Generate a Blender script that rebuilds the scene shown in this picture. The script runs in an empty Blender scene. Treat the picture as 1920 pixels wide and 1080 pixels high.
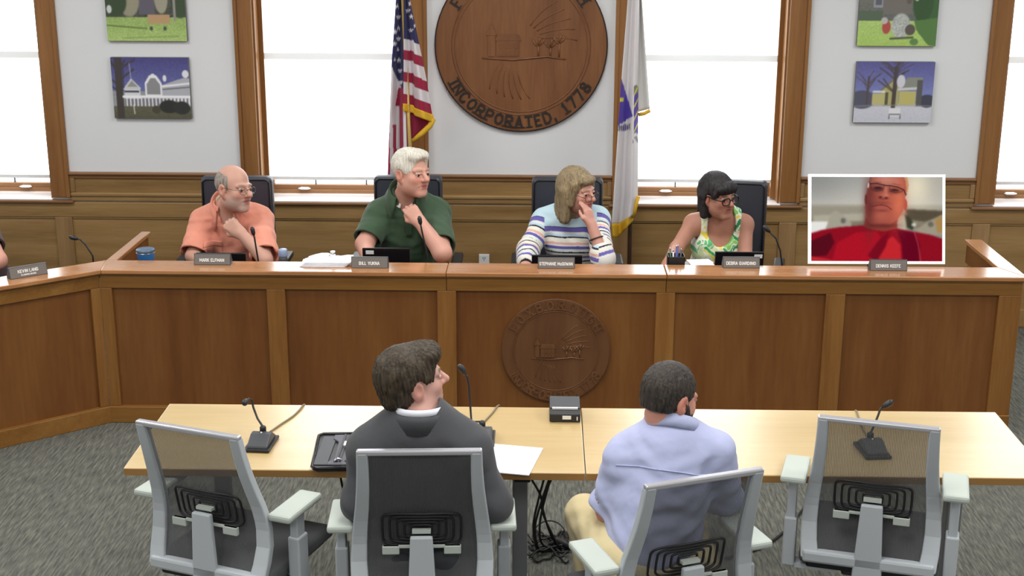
import bpy, bmesh, math, random
import numpy as np
from mathutils import Vector, Matrix
random.seed(7)
SC = bpy.context.scene
COL = SC.collection
PI = math.pi

# ------------------------------------------------------------------ camera, world, lights, exposure
CAM_H, CAM_F, CAM_PITCH, CAM_YAW, CAM_ROLL = 2.7, 2600.0, math.radians(16.264), math.radians(1.162), math.radians(0.1686)

def _cam_axes():
    cy, sy = math.cos(CAM_YAW), math.sin(CAM_YAW)
    f0, r0, u0 = np.array([-sy, cy, 0]), np.array([cy, sy, 0]), np.array([0, 0, 1.0])
    f = math.cos(CAM_PITCH) * f0 - math.sin(CAM_PITCH) * u0
    u = math.sin(CAM_PITCH) * f0 + math.cos(CAM_PITCH) * u0
    c, s = math.cos(CAM_ROLL), math.sin(CAM_ROLL)
    return c * r0 + s * u, -s * r0 + c * u, f
_R, _U, _F = _cam_axes()
cd = bpy.data.cameras.new('camera')
cam = bpy.data.objects.new('camera', cd)
COL.objects.link(cam)
cam.matrix_world = Matrix(((_R[0], _U[0], -_F[0], 0), (_R[1], _U[1], -_F[1], 0), (_R[2], _U[2], -_F[2], CAM_H), (0, 0, 0, 1)))
cd.sensor_fit = 'HORIZONTAL'
cd.sensor_width = 36.0
cd.lens = 36.0 * CAM_F / 1920.0
cd.clip_end = 100
SC.camera = cam

def at(px, py, Y):
    """a point of the photograph taken back to the plane y = Y of the room"""
    d = _F + _R * ((px - 960) / CAM_F) - _U * ((py - 540) / CAM_F)
    t = Y / d[1]
    return np.array([0, 0, CAM_H]) + t * d

def atz(px, py, z):
    d = _F + _R * ((px - 960) / CAM_F) - _U * ((py - 540) / CAM_F)
    t = (z - CAM_H) / d[2]
    return np.array([0, 0, CAM_H]) + t * d

W = bpy.data.worlds.new('daylight')
SC.world = W
W.use_nodes = True
W.node_tree.nodes['Background'].inputs[0].default_value = (0.93, 0.97, 1.0, 1)
W.node_tree.nodes['Background'].inputs[1].default_value = 3.0
SHADE_GLOW = 3.4            # daylight coming through the roller shades

def area(name, loc, sx, sy, power, col=(1, 0.99, 0.97), rot=(0, 0, 0)):
    l = bpy.data.lights.new(name, 'AREA')
    l.shape = 'RECTANGLE'; l.size = sx; l.size_y = sy; l.energy = power; l.color = col
    o = bpy.data.objects.new(name, l); COL.objects.link(o)
    o.location = loc; o.rotation_euler = rot
    return o
for lx in (-3.0, 0.0, 3.0):
    for ly, pw in ((0.8, 38), (3.6, 46), (6.2, 48)):
        area('ceiling_troffer', (lx, ly, 3.28), 1.2, 1.2, pw)

vs = SC.view_settings
vs.view_transform = 'Standard'
vs.look = 'None'
vs.gamma = 1.0
vs.use_curve_mapping = False
vs.exposure = 0.0
SC.cycles.max_bounces = 6
SC.cycles.diffuse_bounces = 3
SC.cycles.glossy_bounces = 3
SC.cycles.transmission_bounces = 4
SC.cycles.transparent_max_bounces = 12
SC.cycles.caustics_reflective = False
SC.cycles.caustics_refractive = False
SC.cycles.use_denoising = True
SC.cycles.sample_clamp_indirect = 4.0

# ------------------------------------------------------------------ colours and materials
def lin(v):
    v = np.asarray(v, float) / 255.0
    return np.where(v <= 0.04045, v / 12.92, ((v + 0.055) / 1.055) ** 2.4)
def S(r, g, b): return tuple(lin((r, g, b))) + (1.0,)
def mul(c, k): return (c[0] * k, c[1] * k, c[2] * k, 1.0)

def mat(name, col, rough=0.6, metal=0.0, spec=0.5, bump=0.0, bscale=200.0, emit=None, es=0.0, vcol=False, sheen=0.0):
    m = bpy.data.materials.new(name); m.use_nodes = True
    nt = m.node_tree; b = nt.nodes['Principled BSDF']
    b.inputs['Base Color'].default_value = col
    b.inputs['Roughness'].default_value = rough
    b.inputs['Metallic'].default_value = metal
    b.inputs['Specular IOR Level'].default_value = spec
    if sheen: b.inputs['Sheen Weight'].default_value = sheen
    if emit:
        b.inputs['Emission Color'].default_value = emit
        b.inputs['Emission Strength'].default_value = es
    if vcol:
        a = nt.nodes.new('ShaderNodeAttribute'); a.attribute_name = 'Col'
        nt.links.new(a.outputs['Color'], b.inputs['Base Color'])
    if bump:
        tc = nt.nodes.new('ShaderNodeTexCoord'); n = nt.nodes.new('ShaderNodeTexNoise')
        n.inputs['Scale'].default_value = bscale; n.inputs['Detail'].default_value = 3
        bp = nt.nodes.new('ShaderNodeBump'); bp.inputs['Strength'].default_value = bump; bp.inputs['Distance'].default_value = 0.004
        nt.links.new(tc.outputs['Object'], n.inputs['Vector'])
        nt.links.new(n.outputs['Fac'], bp.inputs['Height'])
        nt.links.new(bp.outputs['Normal'], b.inputs['Normal'])
    return m

def ramp(nt, stops):
    r = nt.nodes.new('ShaderNodeValToRGB')
    e = r.color_ramp.elements
    e[0].position, e[0].color = stops[0]
    e[1].position, e[1].color = stops[-1]
    for p, c in stops[1:-1]:
        x = e.new(p); x.color = c
    return r

def wood(name, c_dark, c_mid, c_light, axis='z', rough=0.4, scale=7.0, stretch=14.0, spec=0.4, coat=0.0, crough=0.2):
    """timber: broad bands and fine fibres both drawn out along one axis"""
    m = bpy.data.materials.new(name); m.use_nodes = True
    nt = m.node_tree; b = nt.nodes['Principled BSDF']
    tc = nt.nodes.new('ShaderNodeTexCoord'); mp = nt.nodes.new('ShaderNodeMapping')
    oi = nt.nodes.new('ShaderNodeObjectInfo'); ad = nt.nodes.new('ShaderNodeVectorMath'); ad.operation = 'ADD'
    sc = [stretch] * 3; sc['xyz'.index(axis)] = 1.0
    mp.inputs['Scale'].default_value = sc
    mm = nt.nodes.new('ShaderNodeMath'); mm.operation = 'MULTIPLY'; mm.inputs[1].default_value = 37.0
    nt.links.new(oi.outputs['Random'], mm.inputs[0])
    nt.links.new(tc.outputs['Object'], ad.inputs[0]); nt.links.new(mm.outputs[0], ad.inputs[1])
    nt.links.new(ad.outputs[0], mp.inputs['Vector'])
    n1 = nt.nodes.new('ShaderNodeTexNoise'); n1.inputs['Scale'].default_value = scale / 10; n1.inputs['Detail'].default_value = 5; n1.inputs['Distortion'].default_value = 0.6
    n2 = nt.nodes.new('ShaderNodeTexNoise'); n2.inputs['Scale'].default_value = scale; n2.inputs['Detail'].default_value = 3
    nt.links.new(mp.outputs[0], n1.inputs['Vector']); nt.links.new(mp.outputs[0], n2.inputs['Vector'])
    mx = nt.nodes.new('ShaderNodeMath'); mx.operation = 'MULTIPLY_ADD'; mx.inputs[1].default_value = 0.35
    sb = nt.nodes.new('ShaderNodeMath'); sb.operation = 'MULTIPLY_ADD'; sb.inputs[1].default_value = 0.9; sb.inputs[2].default_value = -0.125
    nt.links.new(n1.outputs['Fac'], sb.inputs[0])
    nt.links.new(n2.outputs['Fac'], mx.inputs[0]); nt.links.new(sb.outputs[0], mx.inputs[2])
    r = ramp(nt, [(0.25, c_dark), (0.5, c_mid), (0.78, c_light)])
    nt.links.new(mx.outputs[0], r.inputs[0])
    nt.links.new(r.outputs[0], b.inputs['Base Color'])
    bp = nt.nodes.new('ShaderNodeBump'); bp.inputs['Strength'].default_value = 0.12; bp.inputs['Distance'].default_value = 0.002
    nt.links.new(n2.outputs['Fac'], bp.inputs['Height']); nt.links.new(bp.outputs[0], b.inputs['Normal'])
    b.inputs['Roughness'].default_value = rough
    b.inputs['Specular IOR Level'].default_value = spec
    b.inputs['Coat Weight'].default_value = coat
    b.inputs['Coat Roughness'].default_value = crough
    return m

def cloth_mat(name, col, var=0.12, rough=0.85, weave=900.0, folds=0.25, vcol=False, sheen=0.15):
    m = bpy.data.materials.new(name); m.use_nodes = True
    nt = m.node_tree; b = nt.nodes['Principled BSDF']
    b.inputs['Roughness'].default_value = rough; b.inputs['Specular IOR Level'].default_value = 0.25
    b.inputs['Sheen Weight'].default_value = sheen
    tc = nt.nodes.new('ShaderNodeTexCoord')
    n = nt.nodes.new('ShaderNodeTexNoise'); n.inputs['Scale'].default_value = 11; n.inputs['Detail'].default_value = 2; n.inputs['Distortion'].default_value = 0.25
    w = nt.nodes.new('ShaderNodeTexNoise'); w.inputs['Scale'].default_value = weave; w.inputs['Detail'].default_value = 1
    nt.links.new(tc.outputs['Object'], n.inputs['Vector']); nt.links.new(tc.outputs['Object'], w.inputs['Vector'])
    mx = nt.nodes.new('ShaderNodeMix'); mx.data_type = 'RGBA'; mx.blend_type = 'MULTIPLY'; mx.inputs['Factor'].default_value = 1.0
    r = ramp(nt, [(0.3, (1 - var, 1 - var, 1 - var, 1)), (0.7, (1 + var, 1 + var, 1 + var, 1))])
    nt.links.new(w.outputs['Fac'], r.inputs[0]); nt.links.new(r.outputs[0], mx.inputs['B'])
    if vcol:
        a = nt.nodes.new('ShaderNodeAttribute'); a.attribute_name = 'Col'
        nt.links.new(a.outputs['Color'], mx.inputs['A'])
    else:
        mx.inputs['A'].default_value = col
    nt.links.new(mx.outputs['Result'], b.inputs['Base Color'])
    bp = nt.nodes.new('ShaderNodeBump'); bp.inputs['Strength'].default_value = folds; bp.inputs['Distance'].default_value = 0.02
    nt.links.new(n.outputs['Fac'], bp.inputs['Height']); nt.links.new(bp.outputs[0], b.inputs['Normal'])
    return m

def hair_mat(name, c0, c1, scale=60.0, stretch=0.18):
    m = bpy.data.materials.new(name); m.use_nodes = True
    nt = m.node_tree; b = nt.nodes['Principled BSDF']
    tc = nt.nodes.new('ShaderNodeTexCoord'); mp = nt.nodes.new('ShaderNodeMapping')
    mp.inputs['Scale'].default_value = (1, 1, stretch); mp.inputs['Rotation'].default_value = (0.25, 0.1, 0)
    n = nt.nodes.new('ShaderNodeTexNoise'); n.inputs['Scale'].default_value = scale; n.inputs['Detail'].default_value = 5; n.inputs['Distortion'].default_value = 1.0
    nt.links.new(tc.outputs['Object'], mp.inputs['Vector']); nt.links.new(mp.outputs[0], n.inputs['Vector'])
    r = ramp(nt, [(0.32, c0), (0.68, c1)])
    nt.links.new(n.outputs['Fac'], r.inputs[0]); nt.links.new(r.outputs[0], b.inputs['Base Color'])
    bp = nt.nodes.new('ShaderNodeBump'); bp.inputs['Strength'].default_value = 0.7; bp.inputs['Distance'].default_value = 0.008
    nt.links.new(n.outputs['Fac'], bp.inputs['Height']); nt.links.new(bp.outputs[0], b.inputs['Normal'])
    b.inputs['Roughness'].default_value = 0.55; b.inputs['Specular IOR Level'].default_value = 0.35
    return m

# ------------------------------------------------------------------ mesh building
def rotz(a):
    c, s = math.cos(a), math.sin(a)
    return np.array([[c, -s, 0], [s, c, 0], [0, 0, 1.0]])
def rotx(a):
    c, s = math.cos(a), math.sin(a)
    return np.array([[1.0, 0, 0], [0, c, -s], [0, s, c]])
def roty(a):
    c, s = math.cos(a), math.sin(a)
    return np.array([[c, 0, s], [0, 1.0, 0], [-s, 0, c]])
def unit(v):
    v = np.asarray(v, float); return v / max(np.linalg.norm(v), 1e-9)

class MB:
    """collects simple shapes into one mesh"""
    def __init__(s): s.v = []; s.f = []; s.sm = []
    def add(s, V, F, smooth=False, M=None, o=None):
        V = np.asarray(V, float).reshape(-1, 3)
        if M is not None: V = V @ np.asarray(M).T
        if o is not None: V = V + np.asarray(o)
        n = len(s.v); s.v.extend(V.tolist())
        for f in F: s.f.append([i + n for i in f]); s.sm.append(smooth)
        return s
    def box(s, x0, x1, y0, y1, z0, z1, M=None, o=None):
        V = [(x, y, z) for x in (x0, x1) for y in (y0, y1) for z in (z0, z1)]
        F = [(0, 1, 3, 2), (4, 6, 7, 5), (0, 4, 5, 1), (2, 3, 7, 6), (0, 2, 6, 4), (1, 5, 7, 3)]
        return s.add(V, F, False, M, o)
    def cbox(s, x0, x1, y0, y1, z0, z1, c=0.006, M=None, o=None):
        """box with chamfered edges"""
        bm = bmesh.new(); bmesh.ops.create_cube(bm, size=1)
        for v in bm.verts:
            v.co = Vector(((x0 + x1) / 2 + v.co.x * (x1 - x0), (y0 + y1) / 2 + v.co.y * (y1 - y0), (z0 + z1) / 2 + v.co.z * (z1 - z0)))
        bmesh.ops.bevel(bm, geom=bm.edges[:], offset=c, segments=5 if c > 0.018 else 2, affect='EDGES', profile=0.5)
        bm.verts.index_update()
        V = [v.co[:] for v in bm.verts]; F = [[v.index for v in f.verts] for f in bm.faces]
        bm.free()
        return s.add(V, F, False, M, o)
    def prism(s, poly, a0, a1, axis='z', M=None, o=None, smooth=False):
        """polygon in the plane across an axis, drawn out from a0 to a1"""
        n = len(poly)
        def P(p, a):
            return {'z': (p[0], p[1], a), 'y': (p[0], a, p[1]), 'x': (a, p[0], p[1])}[axis]
        V = [P(p, a0) for p in poly] + [P(p, a1) for p in poly]
        F = [list(range(n))[::-1], list(range(n, 2 * n))] + [(i, (i + 1) % n, n + (i + 1) % n, n + i) for i in range(n)]
        return s.add(V, F, smooth, M, o)
    def tube(s, pts, r, n=8, closed=False, cap=True):
        pts = [np.asarray(p, float) for p in pts]; m = len(pts)
        rs = r if hasattr(r, '__len__') else [r] * m
        V = []; up = None
        for i, p in enumerate(pts):
            a = pts[i - 1] if (i or closed) else p; b = pts[(i + 1) % m] if (i < m - 1 or closed) else p
            t = unit(b - a)
            if up is None:
                up = unit(np.cross(t, (0, 0, 1) if abs(t[2]) < 0.9 else (1, 0, 0)))
            up = unit(up - t * np.dot(up, t)); w = np.cross(t, up)
            for k in range(n):
                an = 2 * PI * k / n
                V.append(p + rs[i] * (math.cos(an) * up + math.sin(an) * w))
        F = []
        for i in range(m if closed else m - 1):
            j = (i + 1) % m
            for k in range(n):
                F.append((i * n + k, i * n + (k + 1) % n, j * n + (k + 1) % n, j * n + k))
        s.add(V, F, True)
        if cap and not closed:
            k0 = len(s.v) - len(V)
            s.f.append([k0 + k for k in range(n)][::-1]); s.sm.append(False)
            s.f.append([k0 + (m - 1) * n + k for k in range(n)]); s.sm.append(False)
        return s
    def lathe(s, prof, n=20, M=None, o=None, smooth=True):
        """profile of (radius, z) turned about z"""
        V = []; F = []
        for r, z in prof:
            for k in range(n):
                a = 2 * PI * k / n; V.append((r * math.cos(a), r * math.sin(a), z))
        for i in range(len(prof) - 1):
            for k in range(n):
                F.append((i * n + k, i * n + (k + 1) % n, (i + 1) * n + (k + 1) % n, (i + 1) * n + k))
        F.append(list(range(n))[::-1]); F.append([(len(prof) - 1) * n + k for k in range(n)])
        return s.add(V, F, smooth, M, o)
    def sphere(s, c, r, n=10, M=None):
        r = np.asarray(r if hasattr(r, '__len__') else (r, r, r), float)
        prof = [(max(1e-4, math.sin(PI * i / n)), -math.cos(PI * i / n)) for i in range(n + 1)]
        V = []; F = []; k2 = 2 * n
        for q, z in prof:
            for k in range(k2):
                a = PI * k / n; V.append((q * math.cos(a), q * math.sin(a), z))
        for i in range(n):
            for k in range(k2):
                F.append((i * k2 + k, i * k2 + (k + 1) % k2, (i + 1) * k2 + (k + 1) % k2, (i + 1) * k2 + k))
        V = np.array(V) * r
        return s.add(V, F, True, M, c)
    def grid(s, P, smooth=True, flip=False):
        """sheet through a (rows, cols, 3) array of points"""
        P = np.asarray(P, float); a, b = P.shape[:2]
        F = []
        for i in range(a - 1):
            for j in range(b - 1):
                q = (i * b + j, i * b + j + 1, (i + 1) * b + j + 1, (i + 1) * b + j)
                F.append(q[::-1] if flip else q)
        return s.add(P.reshape(-1, 3), F, smooth)

def to_local(parent, V):
    V = np.asarray(V, float)
    chain = []
    p = parent
    while p is not None: chain.append(p); p = p.parent
    for p in reversed(chain):
        Mi = np.array(p.matrix_basis.inverted())
        V = V @ Mi[:3, :3].T + Mi[:3, 3]
    return V

def link(name, V, F, m, parent=None, smooth=True, sm=None, local=False, cols=None):
    """one mesh object; points are given in room coordinates unless local"""
    V = np.asarray(V, float).reshape(-1, 3)
    if parent is not None and not local: V = to_local(parent, V)
    me = bpy.data.meshes.new(name)
    if isinstance(F, np.ndarray):
        n = len(F); k = F.shape[1]
        me.vertices.add(len(V)); me.vertices.foreach_set('co', V.astype(np.float32).ravel())
        me.loops.add(n * k); me.loops.foreach_set('vertex_index', F.astype(np.int32).ravel())
        me.polygons.add(n); me.polygons.foreach_set('loop_start', np.arange(0, n * k, k, dtype=np.int32))
        me.polygons.foreach_set('use_smooth', np.ones(n, dtype=bool) if smooth else np.zeros(n, dtype=bool))
        me.update(calc_edges=True)
    else:
        me.from_pydata([tuple(v) for v in V], [], F)
        if sm is not None: me.polygons.foreach_set('use_smooth', list(sm))
        elif smooth: me.polygons.foreach_set('use_smooth', [True] * len(me.polygons))
        me.update()
    if cols is not None:
        a = me.color_attributes.new('Col', 'FLOAT_COLOR', 'POINT')
        c = np.ones((len(V), 4), np.float32); c[:, :3] = cols
        a.data.foreach_set('color', c.ravel())
    if m is not None: me.materials.append(m)
    o = bpy.data.objects.new(name, me); COL.objects.link(o)
    if parent is not None: o.parent = parent
    return o

def G(name, mb, m, parent=None, local=False, bevel=0.0, cols=None):
    o = link(name, mb.v, mb.f, m, parent, sm=mb.sm, local=local, cols=cols)
    if bevel:
        b = o.modifiers.new('bevel', 'BEVEL'); b.width = bevel; b.segments = 2; b.limit_method = 'ANGLE'; b.angle_limit = math.radians(40)
    return o

def tag(o, label=None, cat=None, group=None, kind=None):
    if label: o['label'] = label
    if cat: o['category'] = cat
    if group: o['group'] = group
    if kind: o['kind'] = kind
    return o
def thing(name, loc, label, cat, group=None, rz=0.0):
    o = bpy.data.objects.new(name, None); COL.objects.link(o)
    o.location = tuple(loc); o.rotation_euler = (0, 0, rz); o.empty_display_size = 0.1
    return tag(o, label, cat, group)
def struct(o, label=None):
    o['kind'] = 'structure'
    if label: o['label'] = label
    return o
def copy_tree(o, parent=None):
    c = o.copy(); COL.objects.link(c)
    if parent is not None: c.parent = parent
    for ch in list(o.children): copy_tree(ch, c)
    return c

# ------------------------------------------------------------------ smooth bodies: distance fields turned into one skin
class Field:
    def __init__(s): s.p = []; s.disp = None
    def _a(s, f, c, r, k, op): s.p.append((f, np.asarray(c, np.float32), float(r), float(k), op)); return s
    def rc(s, a, b, ra, rb, k=0.02, op='u'):
        a = np.asarray(a, np.float32); b = np.asarray(b, np.float32); ba = b - a; L = float(ba @ ba) + 1e-12
        def f(P):
            pa = P - a; t = np.clip(pa @ ba / L, 0, 1)
            return np.linalg.norm(pa - t[:, None] * ba, axis=1) - (ra + (rb - ra) * t)
        return s._a(f, (a + b) / 2, np.linalg.norm(ba) / 2 + max(ra, rb), k, op)
    def ell(s, c, r, R=None, k=0.02, op='u'):
        c = np.asarray(c, np.float32); r = np.asarray(r, np.float32); R = None if R is None else np.asarray(R, np.float32)
        def f(P):
            q = P - c
            if R is not None: q = q @ R
            a = q / r; k0 = np.linalg.norm(a, axis=1); k1 = np.linalg.norm(a / r, axis=1)
            return k0 * (k0 - 1) / np.maximum(k1, 1e-6)
        return s._a(f, c, r.max(), k, op)
    def box(s, c, h, R=None, rad=0.01, k=0.01, op='u'):
        c = np.asarray(c, np.float32); h = np.asarray(h, np.float32) - rad; R = None if R is None else np.asarray(R, np.float32)
        def f(P):
            q = P - c
            if R is not None: q = q @ R
            d = np.abs(q) - h
            return np.linalg.norm(np.maximum(d, 0), axis=1) + np.minimum(d.max(axis=1), 0) - rad
        return s._a(f, c, float(np.linalg.norm(h)) + rad, k, op)
    def plane(s, c, n, k=0.004):
        """cut away everything on the side n points to"""
        c = np.asarray(c, np.float32); n = unit(n).astype(np.float32)
        return s._a(lambda P: -((P - c) @ n), c, 1e3, k, 's')
    def ev(s, P, only=None):
        d = np.full(len(P), 9.0, np.float32)
        for i, (f, c, r, k, op) in enumerate(s.p):
            if only is not None and not only[i]: continue
            e = f(P)
            if op == 'u':
                h = np.clip(0.5 + 0.5 * (e - d) / k, 0, 1)
                d = e + (d - e) * h - k * h * (1 - h)
            else:
                e = -e
                h = np.clip(0.5 - 0.5 * (e - d) / k, 0, 1)
                d = e + (d - e) * h + k * h * (1 - h)
        if s.disp is not None: d = d + s.disp(P)
        return d
    def mesh(s, h, pad=0.02):
        U = [(c, r) for f, c, r, k, op in s.p if op == 'u']
        lo = np.min([c - r for c, r in U], axis=0) - pad; hi = np.max([c + r for c, r in U], axis=0) + pad
        B = 16
        nb = np.ceil((hi - lo) / (h * B)).astype(int)
        N = nb * B + 1
        D = np.full(N, 1.0, np.float32)
        bi = np.stack(np.meshgrid(*[np.arange(n) for n in nb], indexing='ij'), -1).reshape(-1, 3)
        cen = (lo + (bi + 0.5) * B * h).astype(np.float32)
        Rb = B * h * 0.87
        dc = s.ev(cen)
        act = np.abs(dc) < Rb * 1.7 + 0.012
        loc = (np.stack(np.meshgrid(*[np.arange(B + 1)] * 3, indexing='ij'), -1).reshape(-1, 3) * h).astype(np.float32)
        for q in range(len(bi)):
            i, j, k = bi[q] * B
            if not act[q]:
                if dc[q] < 0: D[i:i + B + 1, j:j + B + 1, k:k + B + 1] = -1.0
        for q in np.nonzero(act)[0]:
            i, j, k = bi[q] * B
            only = [np.linalg.norm(cen[q] - c) - r < Rb + kk + 0.012 for f, c, r, kk, op in s.p]
            P = loc + (lo + bi[q] * B * h).astype(np.float32)
            D[i:i + B + 1, j:j + B + 1, k:k + B + 1] = s.ev(P, only).reshape(B + 1, B + 1, B + 1)
        return nets(D, lo, h)

def nets(D, lo, h):
    sg = D < 0
    nx, ny, nz = D.shape
    c = np.zeros((nx - 1, ny - 1, nz - 1), np.int8)
    for a in (0, 1):
        for b in (0, 1):
            for e in (0, 1):
                c += sg[a:nx - 1 + a, b:ny - 1 + b, e:nz - 1 + e]
    I, J, K = np.nonzero((c > 0) & (c < 8))
    idx = np.full(c.shape, -1, np.int32); idx[I, J, K] = np.arange(len(I))
    off = np.array([(a, b, e) for a in (0, 1) for b in (0, 1) for e in (0, 1)])
    val = np.stack([D[I + o[0], J + o[1], K + o[2]] for o in off], 1)
    acc = np.zeros((len(I), 3)); cnt = np.zeros(len(I))
    for a in range(8):
        for b in range(a + 1, 8):
            if np.abs(off[a] - off[b]).sum() != 1: continue
            va, vb = val[:, a], val[:, b]
            m = (va < 0) != (vb < 0)
            t = np.where(m, va / np.where(m, va - vb, 1), 0)
            acc += np.where(m[:, None], off[a] + t[:, None] * (off[b] - off[a]), 0); cnt += m
    V = lo + h * (np.stack([I, J, K], 1) + acc / np.maximum(cnt, 1)[:, None])
    Q = []
    for ax in range(3):
        u, w = (ax + 1) % 3, (ax + 2) % 3
        sl0 = [slice(1, -1)] * 3; sl1 = [slice(1, -1)] * 3
        sl0[ax] = slice(0, -1); sl1[ax] = slice(1, None)
        A, Bq = sg[tuple(sl0)], sg[tuple(sl1)]
        for flip, mk in ((0, A & ~Bq), (1, ~A & Bq)):
            p = np.stack(np.nonzero(mk), 1)
            p[:, u] += 1; p[:, w] += 1
            du = np.zeros(3, int); du[u] = 1
            dw = np.zeros(3, int); dw[w] = 1
            q = [idx[tuple(x.T)] for x in (p - du - dw, p - dw, p, p - du)]
            if flip: q = q[::-1]
            Q.append(np.stack(q, 1))
    F = np.concatenate(Q)
    F = F[(F >= 0).all(1)]
    return V, F

def relax(V, F, n=1, w=0.5):
    for _ in range(n):
        acc = np.zeros_like(V); cnt = np.zeros(len(V))
        for a in range(4):
            np.add.at(acc, F[:, a], V[F[:, (a + 1) % 4]]); np.add.at(cnt, F[:, a], 1)
            np.add.at(acc, F[:, a], V[F[:, (a + 3) % 4]]); np.add.at(cnt, F[:, a], 1)
        V = V + w * (acc / np.maximum(cnt, 1)[:, None] - V)
    return V

def folds(seed, amp, waves, lam=(0.05, 0.12), bias=(0, 0, 1)):
    """soft creases for cloth: a few crossed ripples"""
    rg = np.random.RandomState(seed)
    W_ = []
    for _ in range(waves):
        d = unit(rg.randn(3) + np.array(bias) * 1.5); l = rg.uniform(*lam)
        e = unit(rg.randn(3)); W_.append((d * 2 * PI / l, e * 2 * PI / rg.uniform(0.15, 0.3), rg.uniform(0, 6.3), rg.uniform(0, 6.3)))
    def f(P):
        r = np.zeros(len(P), np.float32)
        for a, b, p, q in W_:
            r += np.sin(P @ a.astype(np.float32) + p + 1.3 * np.sin(P @ b.astype(np.float32) + q)) * np.clip(np.sin(P @ b.astype(np.float32) * 0.7 + q), 0, 1)
        return (r * amp / math.sqrt(waves)).astype(np.float32)
    return f

def strands(C, Rm, s, amp, n=34, wild=0.0, seed=1):
    """locks of hair that run down from the crown of a head"""
    rg = np.random.RandomState(seed); ph = rg.uniform(0, 6.3, 6)
    def f(P):
        L = (P - C) @ Rm / s
        a = np.arctan2(L[:, 0], L[:, 1] + .02); z = L[:, 2]; r = np.hypot(L[:, 0], L[:, 1] + .02)
        w = np.clip(r / .05, 0, 1)
        q = np.sin(a * n + 2.2 * np.sin(z * 28 + ph[0]) + ph[1]) + .7 * np.sin(a * n * 1.9 + 1.7 * np.sin(z * 45 + ph[2]) + ph[3])
        q = q * w
        if wild: q = q + wild * (np.sin(L[:, 0] * 90 + 2 * np.sin(L[:, 1] * 60 + ph[4])) + np.sin(L[:, 1] * 80 + 2 * np.sin(z * 70 + ph[5])))
        return (q * amp).astype(np.float32)
    return f

def project(F, o, d, tmax=0.6):
    """march from o along d to the skin of a field"""
    o = np.asarray(o, np.float32); d = unit(d).astype(np.float32); t = 0.0
    for _ in range(60):
        e = float(F.ev((o + d * t)[None])[0])
        if e < 0.0005: break
        t += max(e * 0.7, 0.0005)
        if t > tmax: break
    return o + d * t
# ------------------------------------------------------------------ materials of the room
M = {}
M['wall'] = mat('painted_plaster', S(222, 224, 226), 0.9, bump=0.05, bscale=300)
M['sill'] = mat('painted_daylight_sill', S(236, 230, 228), 0.3, spec=0.6)  # daylight glare on the wooden sill, put into a pale base colour
M['ceiling'] = mat('ceiling_paint', S(225, 225, 222), 0.95)
M['wains_x'] = wood('oak_wainscot_along_x', S(126, 97, 58), S(150, 118, 74), S(168, 136, 90), 'x', 0.38, 6, 16)
M['wains_z'] = wood('oak_wainscot_along_z', S(128, 99, 64), S(150, 118, 79), S(168, 136, 94), 'z', 0.38, 6, 16)
M['casing'] = wood('oak_casing', S(122, 80, 42), S(140, 96, 53), S(156, 111, 66), 'z', 0.38, 6, 20)
M['casing_x'] = wood('oak_casing_along_x', S(114, 78, 48), S(134, 95, 61), S(150, 111, 76), 'x', 0.38, 6, 20)
M['dais_rail'] = wood('cherry_rail_along_x', S(120, 79, 35), S(139, 96, 46), S(155, 113, 58), 'x', 0.32, 6, 14)
M['dais_stile'] = wood('cherry_stile_along_z', S(120, 77, 35), S(139, 94, 46), S(155, 111, 58), 'z', 0.35, 6, 14)
M['dais_panel'] = wood('cherry_veneer_panel', S(102, 60, 26), S(119, 74, 34), S(134, 90, 45), 'z', 0.4, 5, 9)
M['ledge'] = wood('cherry_ledge_along_x', S(160, 106, 62), S(182, 126, 78), S(198, 144, 95), 'x', 0.16, 6, 14, spec=0.6, coat=0.9)
M['ledge_y'] = wood('cherry_ledge_along_y', S(160, 106, 62), S(182, 126, 78), S(198, 144, 95), 'y', 0.16, 6, 14, spec=0.6, coat=0.9)
M['seal'] = wood('carved_cherry', S(100, 62, 36), S(122, 79, 48), S(138, 94, 58), 'z', 0.4, 7, 10)
M['seal_small'] = wood('carved_walnut', S(92, 58, 33), S(106, 69, 41), S(118, 81, 50), 'z', 0.45, 7, 8)
M['table'] = wood('maple_laminate', S(194, 165, 112), S(204, 176, 123), S(212, 187, 137), 'x', 0.3, 5, 10, spec=0.6, coat=0.8, crough=0.27)
M['table_edge'] = mat('maple_edge_band', S(150, 112, 62), 0.5)
M['black'] = mat('black_plastic', S(30, 30, 33), 0.45, bump=0.03)
M['black_gloss'] = mat('black_glossy_plastic', S(20, 20, 24), 0.25)
M['dark_grey'] = mat('dark_grey_plastic', S(66, 68, 72), 0.5)
M['metal_grey'] = mat('grey_powder_coat', S(150, 154, 158), 0.45, bump=0.02)
M['chair_frame'] = mat('grey_chair_plastic', S(186, 192, 197), 0.42, bump=0.02)
M['chair_bar'] = mat('polished_top_bar', S(205, 205, 212), 0.25, metal=0.6)
M['arm_pad'] = mat('pale_arm_pad', S(186, 194, 186), 0.55)
M['seat_cloth'] = cloth_mat('charcoal_seat_cloth', S(74, 76, 78), 0.2, folds=0.1)
M['leather'] = mat('black_leather', S(52, 54, 64), 0.42, bump=0.25, bscale=120)
M['white'] = mat('white_plastic', S(225, 226, 226), 0.45)
M['paper'] = mat('white_paper', S(246, 246, 250), 0.8)
M['chrome'] = mat('chrome', S(200, 200, 205), 0.2, metal=1.0)
M['brass'] = mat('brass_pole', S(190, 160, 90), 0.3, metal=0.5)
M['dark_wood'] = mat('dark_wood_pole', S(62, 42, 30), 0.4)
M['fringe'] = mat('gold_fringe', S(214, 168, 36), 0.7, bump=0.8, bscale=160)
M['letter_black'] = mat('black_letter_paint', S(34, 24, 20), 0.6)
M['plate'] = mat('engraved_plate_face', S(112, 107, 102), 0.45)
M['plate_letter'] = mat('white_engraving', S(228, 228, 226), 0.6)
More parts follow.
